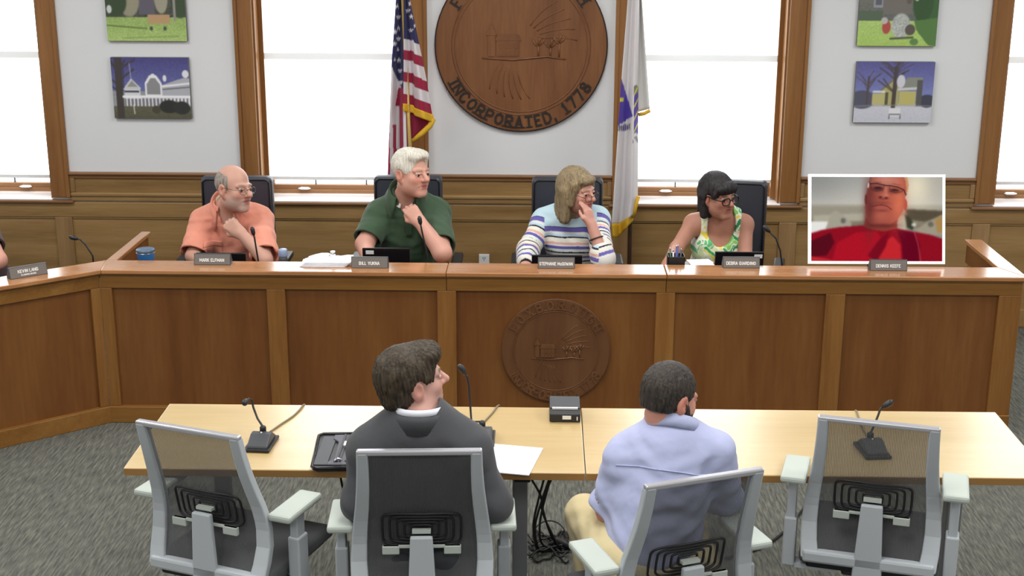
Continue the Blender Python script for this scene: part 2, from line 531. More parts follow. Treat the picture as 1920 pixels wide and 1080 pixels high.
M['cable'] = mat('cable_rubber', S(24, 24, 25), 0.55)
M['cable_grey'] = mat('grey_cable', S(128, 116, 92), 0.55)

def carpet():
    m = bpy.data.materials.new('loop_pile_carpet'); m.use_nodes = True
    nt = m.node_tree; b = nt.nodes['Principled BSDF']
    tc = nt.nodes.new('ShaderNodeTexCoord'); mp = nt.nodes.new('ShaderNodeMapping')
    mp.inputs['Scale'].default_value = (105, 11, 1); mp.inputs['Rotation'].default_value = (0, 0, math.radians(0))
    n = nt.nodes.new('ShaderNodeTexNoise'); n.inputs['Scale'].default_value = 1.0; n.inputs['Detail'].default_value = 2; n.inputs['Roughness'].default_value = 0.6
    n2 = nt.nodes.new('ShaderNodeTexNoise'); n2.inputs['Scale'].default_value = 260; n2.inputs['Detail'].default_value = 2
    n3 = nt.nodes.new('ShaderNodeTexNoise'); n3.inputs['Scale'].default_value = 1.7; n3.inputs['Detail'].default_value = 2
    nt.links.new(tc.outputs['Object'], mp.inputs['Vector'])
    nt.links.new(mp.outputs[0], n.inputs['Vector']); nt.links.new(tc.outputs['Object'], n2.inputs['Vector']); nt.links.new(tc.outputs['Object'], n3.inputs['Vector'])
    a = nt.nodes.new('ShaderNodeMath'); a.operation = 'MULTIPLY_ADD'; a.inputs[1].default_value = 0.22
    nt.links.new(n2.outputs['Fac'], a.inputs[0]); nt.links.new(n.outputs['Fac'], a.inputs[2])
    r = ramp(nt, [(0.38, S(74, 76, 72)), (0.61, S(100, 101, 95)), (0.84, S(126, 125, 114))])
    nt.links.new(a.outputs[0], r.inputs[0])
    nt.links.new(r.outputs[0], b.inputs['Base Color'])
    bp = nt.nodes.new('ShaderNodeBump'); bp.inputs['Strength'].default_value = 0.6; bp.inputs['Distance'].default_value = 0.006
    nt.links.new(a.outputs[0], bp.inputs['Height']); nt.links.new(bp.outputs[0], b.inputs['Normal'])
    b.inputs['Roughness'].default_value = 0.95; b.inputs['Specular IOR Level'].default_value = 0.1
    return m
M['carpet'] = carpet()

def shade_material():
    m = bpy.data.materials.new('roller_shade_fabric'); m.use_nodes = True
    nt = m.node_tree; b = nt.nodes['Principled BSDF']
    b.inputs['Base Color'].default_value = S(235, 238, 238); b.inputs['Roughness'].default_value = 0.9
    b.inputs['Emission Color'].default_value = (0.93, 0.98, 1.0, 1); b.inputs['Emission Strength'].default_value = SHADE_GLOW
    return m
M['shade'] = shade_material()
M['shade_rail_shadow'] = mat('shade_with_rail_shadow', S(225, 228, 228), 0.9, emit=(0.93, 0.98, 1.0, 1), es=0.32)  # rail shadow on the shade, set by a weaker glow
def glass_mat():
    m = bpy.data.materials.new('window_glass'); m.use_nodes = True
    nt = m.node_tree; nt.nodes.remove(nt.nodes['Principled BSDF'])
    t = nt.nodes.new('ShaderNodeBsdfTransparent'); g = nt.nodes.new('ShaderNodeBsdfGlossy'); g.inputs['Roughness'].default_value = 0.02
    mx = nt.nodes.new('ShaderNodeMixShader'); mx.inputs[0].default_value = 0.06
    nt.links.new(t.outputs[0], mx.inputs[1]); nt.links.new(g.outputs[0], mx.inputs[2])
    nt.links.new(mx.outputs[0], nt.nodes['Material Output'].inputs[0])
    return m
M['glass'] = glass_mat()

# ------------------------------------------------------------------ shell
WY = 8.48
XL, XR, YB, ZC = -5.2, 5.4, -3.0, 3.3
struct(G('floor', MB().box(XL, XR, YB, WY + 0.3, -0.1, 0), M['carpet']))
struct(G('ceiling', MB().box(XL, XR, YB, WY + 0.3, ZC, ZC + 0.1), M['ceiling']))
struct(G('wall_left', MB().box(XL - 0.1, XL, YB, WY + 0.3, 0, ZC), M['wall']))
struct(G('wall_right', MB().box(XR, XR + 0.1, YB, WY + 0.3, 0, ZC), M['wall']))
struct(G('wall_front', MB().box(XL, XR, YB - 0.1, YB, 0, ZC), M['wall']))
OPEN = [(-4.02, -3.062), (-1.75, -0.795), (0.553, 1.49), (2.812, 3.77)]
CAS = [(-4.13, -2.945), (-1.86, -0.69), (0.448, 1.612), (2.692, 3.88)]
ZO, ZT = 0.77, 2.85
wb = MB(); edges = [XL] + [v for o in OPEN for v in o] + [XR]
for i in range(0, len(edges), 2): wb.box(edges[i], edges[i + 1], WY, WY + 0.26, 0, ZC)
for a, b in OPEN: wb.box(a, b, WY, WY + 0.26, 0, ZO); wb.box(a, b, WY, WY + 0.26, ZT, ZC)
wall = struct(G('wall_back', wb, M['wall']))
# wainscot: pieces of the back wall, each board its own
def bar(name, x0, x1, y0, y1, z0, z1, m, parent, bevel=0.004):
    return G(name, MB().box(x0, x1, y0, y1, z0, z1), m, parent, bevel=bevel)
piers = [(XL, -4.13), (-2.945, -1.86), (-0.69, 0.448), (1.612, 2.692), (3.88, XR)]
for a, b in piers:
    bar('wainscot_cap', a, b, WY - 0.035, WY, 0.945, 0.962, M['casing_x'], wall, 0.006)
    bar('wainscot_rail', a, b, WY - 0.02, WY, 0.922, 0.945, M['casing_x'], wall)
    bar('wainscot_stile', a, a + 0.03, WY - 0.02, WY, 0.832, 0.922, M['wains_z'], wall)
    bar('wainscot_stile', b - 0.03, b, WY - 0.02, WY, 0.832, 0.922, M['wains_z'], wall)
    bar('wainscot_panel', a + 0.03, b - 0.03, WY - 0.008, WY, 0.832, 0.922, M['wains_x'], wall, 0)
    bar('wainscot_moulding', a, b, WY - 0.028, WY, 0.806, 0.832, M['wains_x'], wall, 0.008)
    bar('wainscot_moulding', a, b, WY - 0.018, WY, 0.775, 0.806, M['wains_x'], wall, 0.006)
bar('wainscot_rail', XL, XR, WY - 0.02, WY, 0.672, 0.768, M['wains_x'], wall)
st = [XL + 0.1, -4.08, -3.003, -1.805, -0.742, 0.5, 1.551, 2.752, 3.82, XR - 0.1]
for x in st: bar('wainscot_stile', x - 0.055, x + 0.055, WY - 0.02, WY, 0.12, 0.672, M['wains_z'], wall)
for x0, x1 in zip(st[:-1], st[1:]):
    bar('wainscot_panel', x0 + 0.055, x1 - 0.055, WY - 0.006, WY, 0.12, 0.672, M['wains_x'], wall, 0)
    bar('panel_bead', x0 + 0.055, x1 - 0.055, WY - 0.014, WY, 0.66, 0.672, M['wains_x'], wall)
struct(G('baseboard_back', MB().box(XL, XR, WY - 0.028, WY, 0, 0.12), M['wains_x'], bevel=0.006))

# ------------------------------------------------------------------ windows
GY = WY + 0.2
for n, ((a, b), (ca, cb)) in enumerate(zip(OPEN, CAS), 1):
    w = thing('window_%d' % n, ((a + b) / 2, WY, ZO), None, None)
    struct(w, ['tall window with white roller shade, cut by the left edge', 'tall window with white roller shade behind the striped flag',
               'tall window with white roller shade behind the white flag', 'tall window with white roller shade, cut by the right edge'][n - 1])
    for x0, x1, s in ((ca, a, 1), (b, cb, -1)):
        c = MB().box(x0, x1, WY - 0.022, WY + 0.0, 0.80, 3.0)
        o0, o1 = (x0, x0 + 0.022) if s == 1 else (x1 - 0.022, x1)
        c.box(o0, o1, WY - 0.034, WY - 0.022, 0.80, 3.0)
        G('casing', c, M['casing'], w, bevel=0.004)
        j0, j1 = (a, a + 0.012) if s == 1 else (b - 0.012, b)
        G('jamb', MB().box(j0, j1, WY, GY + 0.06, ZO, ZT), M['casing'], w)
        k0, k1 = (a + 0.012, a + 0.04) if s == 1 else (b - 0.04, b - 0.012)
        G('shade_channel', MB().box(k0, k1, WY + 0.10, WY + 0.135, 0.80, ZT), M['casing'], w)
    G('head_casing', MB().box(ca, cb, WY - 0.022, WY, ZT, ZT + 0.15), M['casing'], w)
    G('stool', MB().box(ca - 0.02, cb + 0.02, WY - 0.045, WY + 0.02, 0.766, 0.784), M['casing_x'], w, bevel=0.006)
    G('sill_daylight_board', MB().cbox(a - 0.004, b + 0.004, WY - 0.036, GY + 0.02, 0.784, 0.791, 0.002), M['sill'], w)  # pale top layer stands for daylight falling on the wood
    G('sill_bed', MB().box(a, b, WY + 0.02, GY + 0.06, 0.766, 0.784), M['casing_x'], w)
    zr = 0.845
    G('sash_rail', MB().box(a + 0.012, b - 0.012, GY, GY + 0.04, 0.788, zr).box(a + 0.012, b - 0.012, GY - 0.012, GY, 0.788, 0.815), M['casing_x'], w, bevel=0.004)
    for x0, x1 in ((a + 0.012, a + 0.05), (b - 0.05, b - 0.012)):
        G('sash_stile', MB().box(x0, x1, GY, GY + 0.04, zr, ZT), M['casing'], w)
    G('meeting_rail', MB().box(a + 0.05, b - 0.05, GY, GY + 0.04, 1.66, 1.70), M['casing_x'], w)
    G('pane', MB().box(a + 0.05, b - 0.05, GY + 0.018, GY + 0.022, zr, 1.66), M['glass'], w)
    G('pane', MB().box(a + 0.05, b - 0.05, GY + 0.018, GY + 0.022, 1.70, ZT), M['glass'], w)
    for fx in (0.33, 0.67):
        x = a + (b - a) * fx
        G('muntin', MB().box(x - 0.004, x + 0.004, GY + 0.008, GY + 0.018, zr, 1.66), M['dark_grey'], w)
    # roller shade, dimmer band painted in as the meeting rail's shadow
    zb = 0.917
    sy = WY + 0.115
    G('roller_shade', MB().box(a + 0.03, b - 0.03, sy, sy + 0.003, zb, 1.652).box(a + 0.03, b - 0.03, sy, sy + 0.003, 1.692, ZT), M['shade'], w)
    G('rail_shadow_band', MB().box(a + 0.03, b - 0.03, sy, sy + 0.003, 1.652, 1.692), M['shade_rail_shadow'], w)
    G('hem_bar', MB().cbox(a + 0.03, b - 0.03, sy - 0.006, sy + 0.008, zb - 0.022, zb, 0.004), M['white'], w)
    lx = [-3.30, -1.505, 0.80, 2.98][n - 1]
    l = MB(); l.sphere((lx, GY - 0.02, 0.824), (0.042, 0.014, 0.008), 8); l.cbox(lx - 0.028, lx + 0.028, GY - 0.02, GY, 0.815, 0.83, 0.003)
    G('latch', l, M['white'], w)

# ------------------------------------------------------------------ dais
DY, LZ = 6.698, 0.828
dais = thing('council_dais', (0.09, DY, 0), 'long cherry wood council bench with recessed panels and glossy ledge', 'council bench')
stx = [(-2.222, -2.165), (-1.378, -1.284), (-0.514, -0.418), (0.59, 0.685), (1.44, 1.538), (2.302, 2.415)]
for x0, x1 in stx: bar('stile', x0, x1, DY, DY + 0.03, 0.09, 0.727, M['dais_stile'], dais, 0.003)
for (a, b), (c, d) in zip(stx[:-1], stx[1:]):
    bar('panel', b, c, DY + 0.017, DY + 0.035, 0.09, 0.727, M['dais_panel'], dais, 0)
seg = [-2.222, -0.466, 0.638, 2.415]
for a, b in zip(seg[:-1], seg[1:]):
    bar('top_rail', a + 0.001, b - 0.001, DY, DY + 0.03, 0.727, 0.80, M['dais_rail'], dais, 0.003)
    bar('ledge_moulding', a, b, DY - 0.012, DY + 0.03, 0.797, 0.806, M['dais_rail'], dais, 0.003)
    bar('base_rail', a, b, DY - 0.012, DY + 0.03, 0, 0.09, M['dais_rail'], dais, 0.005)
    bar('back_panel', a, b, DY + 0.10, DY + 0.115, 0.0, 0.80, M['dais_panel'], dais, 0)
dv = unit((-0.449, -0.361, 0)); nv = np.array([-dv[1] * 1.0, dv[0], 0]); nv = nv if nv[1] > 0 else -nv
c0 = np.array([-2.222, DY, 0])
def wing(name, s0, s1, t0, t1, z0, z1, m, bevel=0.003):
    """piece of the angled left wing: s along it, t towards its back"""
    q = [c0 + dv * s + nv * t for s, t in ((s0, t0), (s1, t0), (s1, t1), (s0, t1))]
    return G(name, MB().prism([(p[0], p[1]) for p in q][::-1], z0, z1), m, dais, bevel=bevel)
LEN = 2.0
wing('stile', 0.0, 0.05, 0, 0.03, 0.09, 0.727, M['dais_stile'])
wing('stile', 0.92, 1.01, 0, 0.03, 0.09, 0.727, M['dais_stile'])
wing('panel', 0.05, 0.92, 0.017, 0.035, 0.09, 0.727, M['dais_panel'], 0)
wing('panel', 1.01, LEN, 0.017, 0.035, 0.09, 0.727, M['dais_panel'], 0)
wing('top_rail', 0, LEN, 0, 0.03, 0.727, 0.80, M['dais_rail'])
wing('ledge_moulding', 0, LEN, -0.012, 0.03, 0.797, 0.806, M['dais_rail'])
wing('base_rail', 0, LEN, -0.012, 0.03, 0, 0.09, M['dais_rail'])
wing('back_panel', 0.06, LEN, 0.10, 0.115, 0, 0.80, M['dais_panel'])
# ledge boards with a mitre at the bend
mi_o = np.array([-2.205, DY - 0.022]); mi_i = np.array([-2.236, 6.868])
wo = [(c0 + dv * LEN + nv * t)[:2] for t in (-0.022, 0.178)]
G('ledge', MB().prism([tuple(wo[0]), tuple(mi_o), tuple(mi_i), tuple(wo[1])], 0.806, LZ), M['ledge'], dais, bevel=0.004)
le = [[mi_o, (-0.467, DY - 0.022), (-0.467, 6.868), mi_i], [(-0.465, DY - 0.022), (0.637, DY - 0.022), (0.637, 6.868), (-0.465, 6.868)],
      [(0.639, DY - 0.022), (2.43, DY - 0.022), (2.338, 6.868), (0.639, 6.868)]]
for q in le: G('ledge', MB().prism([tuple(p) for p in q], 0.806, LZ), M['ledge'], dais, bevel=0.004)
# returns that run back to the wall side
G('return_ledge', MB().prism([(-2.236, 6.869), (-2.182, 6.869), (-2.172, 7.48), (-2.224, 7.48)], 0.806, LZ), M['ledge_y'], dais, bevel=0.004)
G('return_panel', MB().box(-2.214, -2.184, 6.87, 7.465, 0.0, 0.806), M['dais_panel'], dais)
G('return_ledge', MB().prism([(2.43, DY - 0.02), (2.43, 7.45), (2.338, 7.45), (2.338, 6.87)], 0.806, LZ), M['ledge_y'], dais, bevel=0.004)
G('return_panel', MB().box(2.385, 2.415, DY + 0.031, 7.44, 0.0, 0.806), M['dais_stile'], dais)
G('return_panel', MB().box(2.35, 2.38, 6.87, 7.44, 0.7, 0.806), M['dais_panel'], dais)
DZ = 0.700
bar('desktop', -2.183, 2.384, DY + 0.116, 7.27, DZ - 0.03, DZ, M['dais_panel'], dais)
q = [(c0 + dv * s + nv * t)[:2] for s, t in ((0.2, 0.116), (LEN, 0.116), (LEN, 0.55), (0.45, 0.55))]
G('desktop', MB().prism([tuple(p) for p in q][::-1], DZ - 0.03, DZ), M['dais_panel'], dais)

# ------------------------------------------------------------------ stroke lettering
GLY = {'A': [[(0, 0), (.5, 1), (1, 0)], [(.2, .36), (.8, .36)]], 'B': [[(0, 0), (0, 1), (.6, 1), (.85, .88), (.85, .65), (.6, .53), (0, .53)], [(.6, .53), (.95, .4), (.95, .14), (.65, 0), (0, 0)]],
       'C': [[(1, .8), (.75, 1), (.3, 1), (0, .72), (0, .28), (.3, 0), (.75, 0), (1, .2)]], 'D': [[(0, 0), (0, 1), (.6, 1), (1, .7), (1, .3), (.6, 0), (0, 0)]],
       'E': [[(.9, 1), (0, 1), (0, 0), (.9, 0)], [(0, .52), (.7, .52)]], 'F': [[(.9, 1), (0, 1), (0, 0)], [(0, .52), (.7, .52)]],
       'G': [[(1, .8), (.75, 1), (.3, 1), (0, .72), (0, .28), (.3, 0), (.8, 0), (1, .2), (1, .45), (.6, .45)]], 'H': [[(0, 0), (0, 1)], [(1, 0), (1, 1)], [(0, .5), (1, .5)]],
       'I': [[(.5, 0), (.5, 1)]], 'K': [[(0, 0), (0, 1)], [(.95, 1), (0, .42)], [(.3, .6), (1, 0)]], 'L': [[(0, 1), (0, 0), (.85, 0)]],
       'M': [[(0, 0), (0, 1), (.5, .3), (1, 1), (1, 0)]], 'N': [[(0, 0), (0, 1), (1, 0), (1, 1)]], 'O': [[(.5, 1), (.15, .85), (0, .5), (.15, .15), (.5, 0), (.85, .15), (1, .5), (.85, .85), (.5, 1)]],
       'P': [[(0, 0), (0, 1), (.7, 1), (.95, .85), (.95, .62), (.7, .48), (0, .48)]], 'R': [[(0, 0), (0, 1), (.7, 1), (.95, .85), (.95, .64), (.7, .5), (0, .5)], [(.45, .5), (1, 0)]],
       'S': [[(.95, .82), (.7, 1), (.3, 1), (.05, .8), (.2, .58), (.8, .42), (.95, .2), (.7, 0), (.3, 0), (.05, .18)]], 'T': [[(0, 1), (1, 1)], [(.5, 1), (.5, 0)]],
       'U': [[(0, 1), (0, .25), (.25, 0), (.75, 0), (1, .25), (1, 1)]], 'V': [[(0, 1), (.5, 0), (1, 1)]], 'W': [[(0, 1), (.25, 0), (.5, .7), (.75, 0), (1, 1)]],
       'X': [[(0, 0), (1, 1)], [(0, 1), (1, 0)]], 'Y': [[(0, 1), (.5, .5), (1, 1)], [(.5, .5), (.5, 0)]], 'c': [[(.9, .55), (.6, .65), (.2, .6), (.05, .3), (.25, .02), (.65, 0), (.9, .12)]],
       '1': [[(.2, .8), (.5, 1), (.5, 0)]], '7': [[(0, 1), (1, 1), (.4, 0)]], '8': [[(.5, .54), (.12, .68), (.12, .88), (.5, 1), (.88, .88), (.88, .68), (.5, .54), (.05, .38), (.05, .12), (.5, 0), (.95, .12), (.95, .38), (.5, .54)]],
       ',': [[(.3, .1), (.2, -.18)]], '.': [[(.2, 0), (.2, .08)]], ' ': []}
SERIF = {'A': [(0, 0), (1, 0)], 'N': [(0, 0), (0, 1), (1, 1)], 'R': [(0, 0), (1, 0)], 'P': [(0, 0)], 'T': [(.5, 0)], 'I': [(.5, 0), (.5, 1)], 'F': [(0, 0)], 'H': [(0, 0), (0, 1), (1, 0), (1, 1)],
         'X': [(0, 0), (1, 0), (0, 1), (1, 1)], 'U': [(0, 1), (1, 1)], '1': [(.5, 0)], 'D': [], 'B': [], 'M': [(0, 0), (1, 0)], 'K': [(0, 0), (0, 1)]}
def strokes(ch, w, h, t, depth, serif=False):
    """boxes along the strokes of one letter, x across, z up, y = depth (front at -depth)"""
    mb = MB()
    segs = []
    for pl in GLY[ch]:
        for p, q in zip(pl[:-1], pl[1:]): segs.append(((p[0] * w, p[1] * h), (q[0] * w, q[1] * h), t))
    if serif:
        for p in SERIF.get(ch, []): segs.append(((p[0] * w - t * 1.5, p[1] * h), (p[0] * w + t * 1.5, p[1] * h), t * 0.55))
    for i_, (p, q, tt) in enumerate(segs):
        d = np.array([q[0] - p[0], q[1] - p[1]]); L = np.linalg.norm(d); d = d / max(L, 1e-9); nn = np.array([-d[1], d[0]]) * tt / 2
        p = np.array(p) - d * tt * 0.35; q = np.array(q) + d * tt * 0.35
        mb.prism([tuple(p - nn), tuple(q - nn), tuple(q + nn), tuple(p + nn)], -depth * (1 + .07 * i_), 0, 'y')
    return mb
def advance(ch): return {'I': .45, ' ': .5, ',': .45, '.': .35, '1': .7, 'M': 1.25, 'W': 1.3, 'O': 1.1, 'c': .8, 'E': .85, 'L': .82, 'F': .85}.get(ch, 1.0)
def text_line(txt, h, t, depth, wr=0.72, gap=0.3):
    """one flat line of lettering, centred on x = 0"""
    mb = MB(); x = 0
    for ch in txt:
        w = advance(ch) * h * wr; g = strokes(ch, w * 0.82, h, t, depth); mb.add(g.v, g.f, False, o=(x, 0, 0)); x += w + gap * h * 0.35
    V = np.array(mb.v); V[:, 0] -= x / 2; mb.v = V.tolist()
    return mb

# ------------------------------------------------------------------ carved seals
def seal(name, c, R, y, dep, label, m, lm, top, bot, hl, t, a_top, a_bot, edge_m):
    o = thing(name, (c[0], y, c[1]), label, 'seal')
    My = np.array([[1, 0, 0], [0, 0, -1.0], [0, 1, 0]])         # lathe axis turned to face -y
    G('disc', MB().lathe([(0.001, 0), (R, 0), (R, dep * 0.7), (R * 0.985, dep), (0.001, dep)], 72, My, smooth=False), m, o, local=True)
    G('rim', MB().tube([(R * 0.992 * math.cos(a), -dep * 0.8, R * 0.992 * math.sin(a)) for a in np.linspace(0, 2 * PI, 72, endpoint=False)], R * 0.012, 6, closed=True), edge_m, o, local=True)
    for rr in (0.80, 0.765):
        G('ring', MB().tube([(R * rr * math.cos(a), -dep, R * rr * math.sin(a)) for a in np.linspace(0, 2 * PI, 72, endpoint=False)], R * 0.008, 6, closed=True), m, o, local=True)
    for txt, sgn, span in ((top, 1, a_top), (bot, -1, a_bot)):
        adv = [advance(c_) + 0.28 for c_ in txt]; tot = sum(adv); acc = 0
        for ch, ad in zip(txt, adv):
            f = (acc + ad / 2) / tot; acc += ad
            a = span[0] + (span[1] - span[0]) * f
            if ch == ' ': continue
            w = advance(ch) * hl * 0.62
            g = strokes(ch, w, hl, t, R * 0.012, True)
            V = np.array(g.v); V[:, 0] -= w / 2; V[:, 2] -= hl / 2
            rot = a - PI / 2 if sgn > 0 else a + PI / 2
            V = V @ roty(-rot).T
            V += np.array([math.cos(a), 0, math.sin(a)]) * R * 0.885 + np.array([0, -dep, 0])
            g.v = V.tolist(); G('letter', g, lm, o, local=True)
    # shallow carving inside the ring: a meeting house, trees, ground and a draped scroll
    car = MB(); D = -dep
    def slab(x0, x1, z0, z1, h=0.006): car.box(x0 * R, x1 * R, D - h, D + 0.002, z0 * R, z1 * R)
    slab(-.38, -.30, -.12, .12); car.prism([(-.40 * R, .12 * R), (-.28 * R, .12 * R), (-.34 * R, .26 * R)], D - .008, D, 'y')
    slab(-.28, -.02, -.12, .06); car.prism([(-.30 * R, .06 * R), (0, .06 * R), (-.03 * R, .13 * R), (-.26 * R, .13 * R)], D - .008, D, 'y')
    for i in range(4):
        car.box((-.25 + .06 * i) * R, (-.22 + .06 * i) * R, D - .009, D, -.03 * R, .03 * R)
        car.box((-.25 + .06 * i) * R, (-.22 + .06 * i) * R, D - .009, D, -.11 * R, -.06 * R)
    car.tube([(-.45 * R, D, -.14 * R), (-.1 * R, D - .003, -.16 * R), (.3 * R, D - .003, -.12 * R), (.52 * R, D, -.15 * R)], R * .012, 6)
    for k in range(6):
        a0 = -2.5 + k * .16
        car.tube([(R * (.3 + .32 * s) * math.cos(a0 + s * .3), D, R * (.3 + .32 * s) * math.sin(a0 + s * .3)) for s in np.linspace(0, 1, 7)], R * .007, 5)
    for k in range(5):
        a0 = .35 + k * .2
        car.tube([(R * (.25 + .4 * s) * math.cos(a0 - s * .25), D, R * (.25 + .4 * s) * math.sin(a0 - s * .25)) for s in np.linspace(0, 1, 7)], R * .007, 5)
    for tx, tz in ((.2, .0), (.34, -.02), (.44, .03)):
        car.tube([(tx * R, D, -.13 * R), (tx * R, D - .002, tz * R)], R * .012, 5)
        for q_ in range(5): car.tube([(tx * R, D - .002, tz * R), ((tx + .05 * math.cos(1.2 * q_)) * R, D - .003, (tz + .04 + .03 * math.sin(2.1 * q_)) * R), ((tx + .08 * math.cos(1.2 * q_ + .4)) * R, D - .001, (tz + .09 + .02 * math.sin(1.7 * q_)) * R)], R * .009, 5)
    cv = G('carving', car, m, o, local=True)
    return o
rd = math.radians
seal('wall_seal', (-0.121, 1.758), 0.523, WY, 0.03, 'large round wooden town seal with black letters on the wall', M['seal'], M['letter_black'],
     'FOXBOROUGH', 'INCORPORATED, 1778', 0.064, 0.0115, (rd(152), rd(31)), (rd(206.5), rd(331.5)), M['letter_black'])
seal('dais_seal', (0.088, 0.413), 0.277, DY + 0.017, 0.02, 'carved brown town seal mounted on the front of the bench', M['seal_small'], M['seal_small'],
     'FOXBOROUGH', 'INCORPORATED, 1778', 0.044, 0.009, (rd(155), rd(25)), (rd(208), rd(332)), M['seal_small'])
# ------------------------------------------------------------------ flat pictures printed on canvas, painted point by point
class Pic:
    def __init__(s, w, h, c):
        s.w, s.h = w, h
        s.a = np.tile(np.array(c, float), (h, w, 1))
        s.X, s.Y = np.meshgrid((np.arange(w) + .5) / w, (np.arange(h) + .5) / h)
    def put(s, m, c, al=1.0):
        m = np.clip(m * al, 0, 1)[..., None]; s.a = s.a * (1 - m) + np.array(c, float) * m; return s
    def rect(s, x0, y0, x1, y1, c, al=1.0): return s.put(((s.X >= x0) & (s.X < x1) & (s.Y >= y0) & (s.Y < y1)).astype(float), c, al)
    def ell(s, x, y, rx, ry, c, al=1.0, soft=0.15):
        d = np.sqrt(((s.X - x) / rx) ** 2 + ((s.Y - y) / ry) ** 2); return s.put(np.clip((1 + soft - d) / soft, 0, 1), c, al)
    def poly(s, P, c, al=1.0):
        ins = np.zeros(s.X.shape, bool); n = len(P)
        for i in range(n):
            (x0, y0), (x1, y1) = P[i], P[(i + 1) % n]
            if y0 == y1: continue
            cr = ((y0 > s.Y) != (y1 > s.Y)) & (s.X < (x1 - x0) * (s.Y - y0) / (y1 - y0) + x0); ins ^= cr
        return s.put(ins.astype(float), c, al)
    def line(s, P, t, c, al=1.0):
        asp = s.h / s.w
        for (x0, y0), (x1, y1) in zip(P[:-1], P[1:]):
            dx, dy = x1 - x0, (y1 - y0) * asp; L = dx * dx + dy * dy + 1e-12
            u = np.clip(((s.X - x0) * dx + (s.Y - y0) * asp * dy) / L, 0, 1)
            d = np.hypot(s.X - x0 - u * dx, (s.Y - y0) * asp - u * dy); s.put(np.clip((t - d) / (0.5 / s.w) * .5 + .5, 0, 1), c, al)
        return s
    def grad(s, c0, c1, y0=0, y1=1, x0=0, x1=1):
        t = np.clip((s.Y - y0) / (y1 - y0), 0, 1)[..., None]; g = np.array(c0, float) * (1 - t) + np.array(c1, float) * t
        m = ((s.Y >= y0) & (s.Y < y1) & (s.X >= x0) & (s.X < x1))[..., None]; s.a = np.where(m, g, s.a); return s
    def blur(s, k=1):
        for _ in range(k):
            p = np.pad(s.a, ((1, 1), (1, 1), (0, 0)), 'edge'); s.a = (p[1:-1, 1:-1] * 2 + p[:-2, 1:-1] + p[2:, 1:-1] + p[1:-1, :-2] + p[1:-1, 2:]) / 6
        return s
    def noise(s, amt, seed=0, m=None):
        n = np.random.RandomState(seed).randn(s.h, s.w, 1) * amt
        if m is not None: n = n * m[..., None]
        s.a = s.a + n; return s
    def cols(s): return lin(np.clip(s.a, 0, 255)).reshape(-1, 3)
    def sheet(s, x0, x1, z0, z1, y):
        X = x0 + (x1 - x0) * np.linspace(0, 1, s.w); Z = z1 - (z1 - z0) * np.linspace(0, 1, s.h)
        P = np.zeros((s.h, s.w, 3)); P[..., 0] = X[None]; P[..., 2] = Z[:, None]; P[..., 1] = y
        return MB().grid(P, smooth=False, flip=True)

M['print'] = mat('printed_canvas', (1, 1, 1, 1), 0.6, vcol=True)
M['canvas_edge'] = mat('canvas_edge', S(120, 122, 120), 0.8)
def tree(p, x, y0, y1, t, c, seed):
    rg = random.Random(seed); p.line([(x, y0), (x + .01, y1)], t, c)
    for i in range(9):
        yy = y1 + (y0 - y1) * rg.uniform(0, .6); dx = rg.uniform(.06, .22) * rg.choice((-1, 1))
        p.line([(x, yy), (x + dx * .5, yy - .1), (x + dx, yy - .14 - rg.random() * .08)], t * .35, c, .8)
N1 = (128, 98)
pa = Pic(*N1, (70, 90, 60)).grad((86, 92, 84), (70, 74, 66), 0, .62).grad((150, 178, 100), (170, 196, 116), .62, 1)
pa.noise(14, 3).rect(.42, 0, .62, .58, (96, 92, 104)).ell(.3, .35, .12, .25, (150, 146, 124)).ell(.7, .3, .08, .25, (160, 156, 136)).ell(.12, .38, .14, .22, (52, 70, 44)).ell(.93, .4, .1, .22, (60, 76, 52))
pa.ell(.05, .5, .03, .06, (200, 205, 205)).rect(.84, .0, .875, .68, (150, 146, 140)).rect(.52, .58, .8, .72, (186, 152, 112)).line([(0, .75), (.5, .8)], .008, (96, 118, 60)).ell(.56, .8, .02, .03, (70, 80, 70)).ell(.73, .8, .02, .03, (70, 80, 70)).line([(.2, .95), (.9, .92)], .006, (110, 130, 70), .6).blur(1)
pb = Pic(*N1, (40, 40, 90)).grad((72, 68, 128), (104, 110, 168), 0, .55).grad((150, 152, 156), (150, 152, 156), .55, .8).grad((96, 94, 74), (84, 84, 66), .8, 1).noise(6, 4)
tree(pb, .1, 1, .0, .035, (62, 58, 52), 2); pb.rect(.05, 0, .12, 1, (66, 60, 56)); tree(pb, .15, .5, .1, .006, (60, 52, 80), 5)
pb.poly([(.14, .52), (.25, .34), (.37, .5), (.35, .55)], (200, 202, 208)).poly([(.19, .48), (.26, .38), (.33, .48)], (150, 150, 140)).rect(.155, .52, .36, .78, (214, 216, 222)).poly([(.42, .62), (.42, .42), (.48, .3), (.53, .26), (.58, .3), (.64, .42), (.64, .62)], (232, 233, 238)).poly([(.445, .6), (.445, .44), (.5, .34), (.56, .34), (.615, .44), (.615, .6)], (140, 140, 144))
pb.poly([(.64, .45), (.9, .34), (1, .34), (1, .62), (.64, .62)], (176, 178, 186)).line([(.65, .47), (1, .42)], .012, (236, 236, 240)).line([(.65, .52), (1, .48)], .006, (90, 90, 96)).ell(.68, .34, .022, .05, (226, 226, 230)).ell(.95, .27, .04, .06, (226, 226, 232))
pb.line([(.14, .64), (1, .64)], .016, (242, 242, 246)).rect(.16, .67, 1, .8, (120, 120, 128))
for k in range(18): pb.rect(.17 + k * .047, .66, .19 + k * .047, .8, (236, 236, 240))
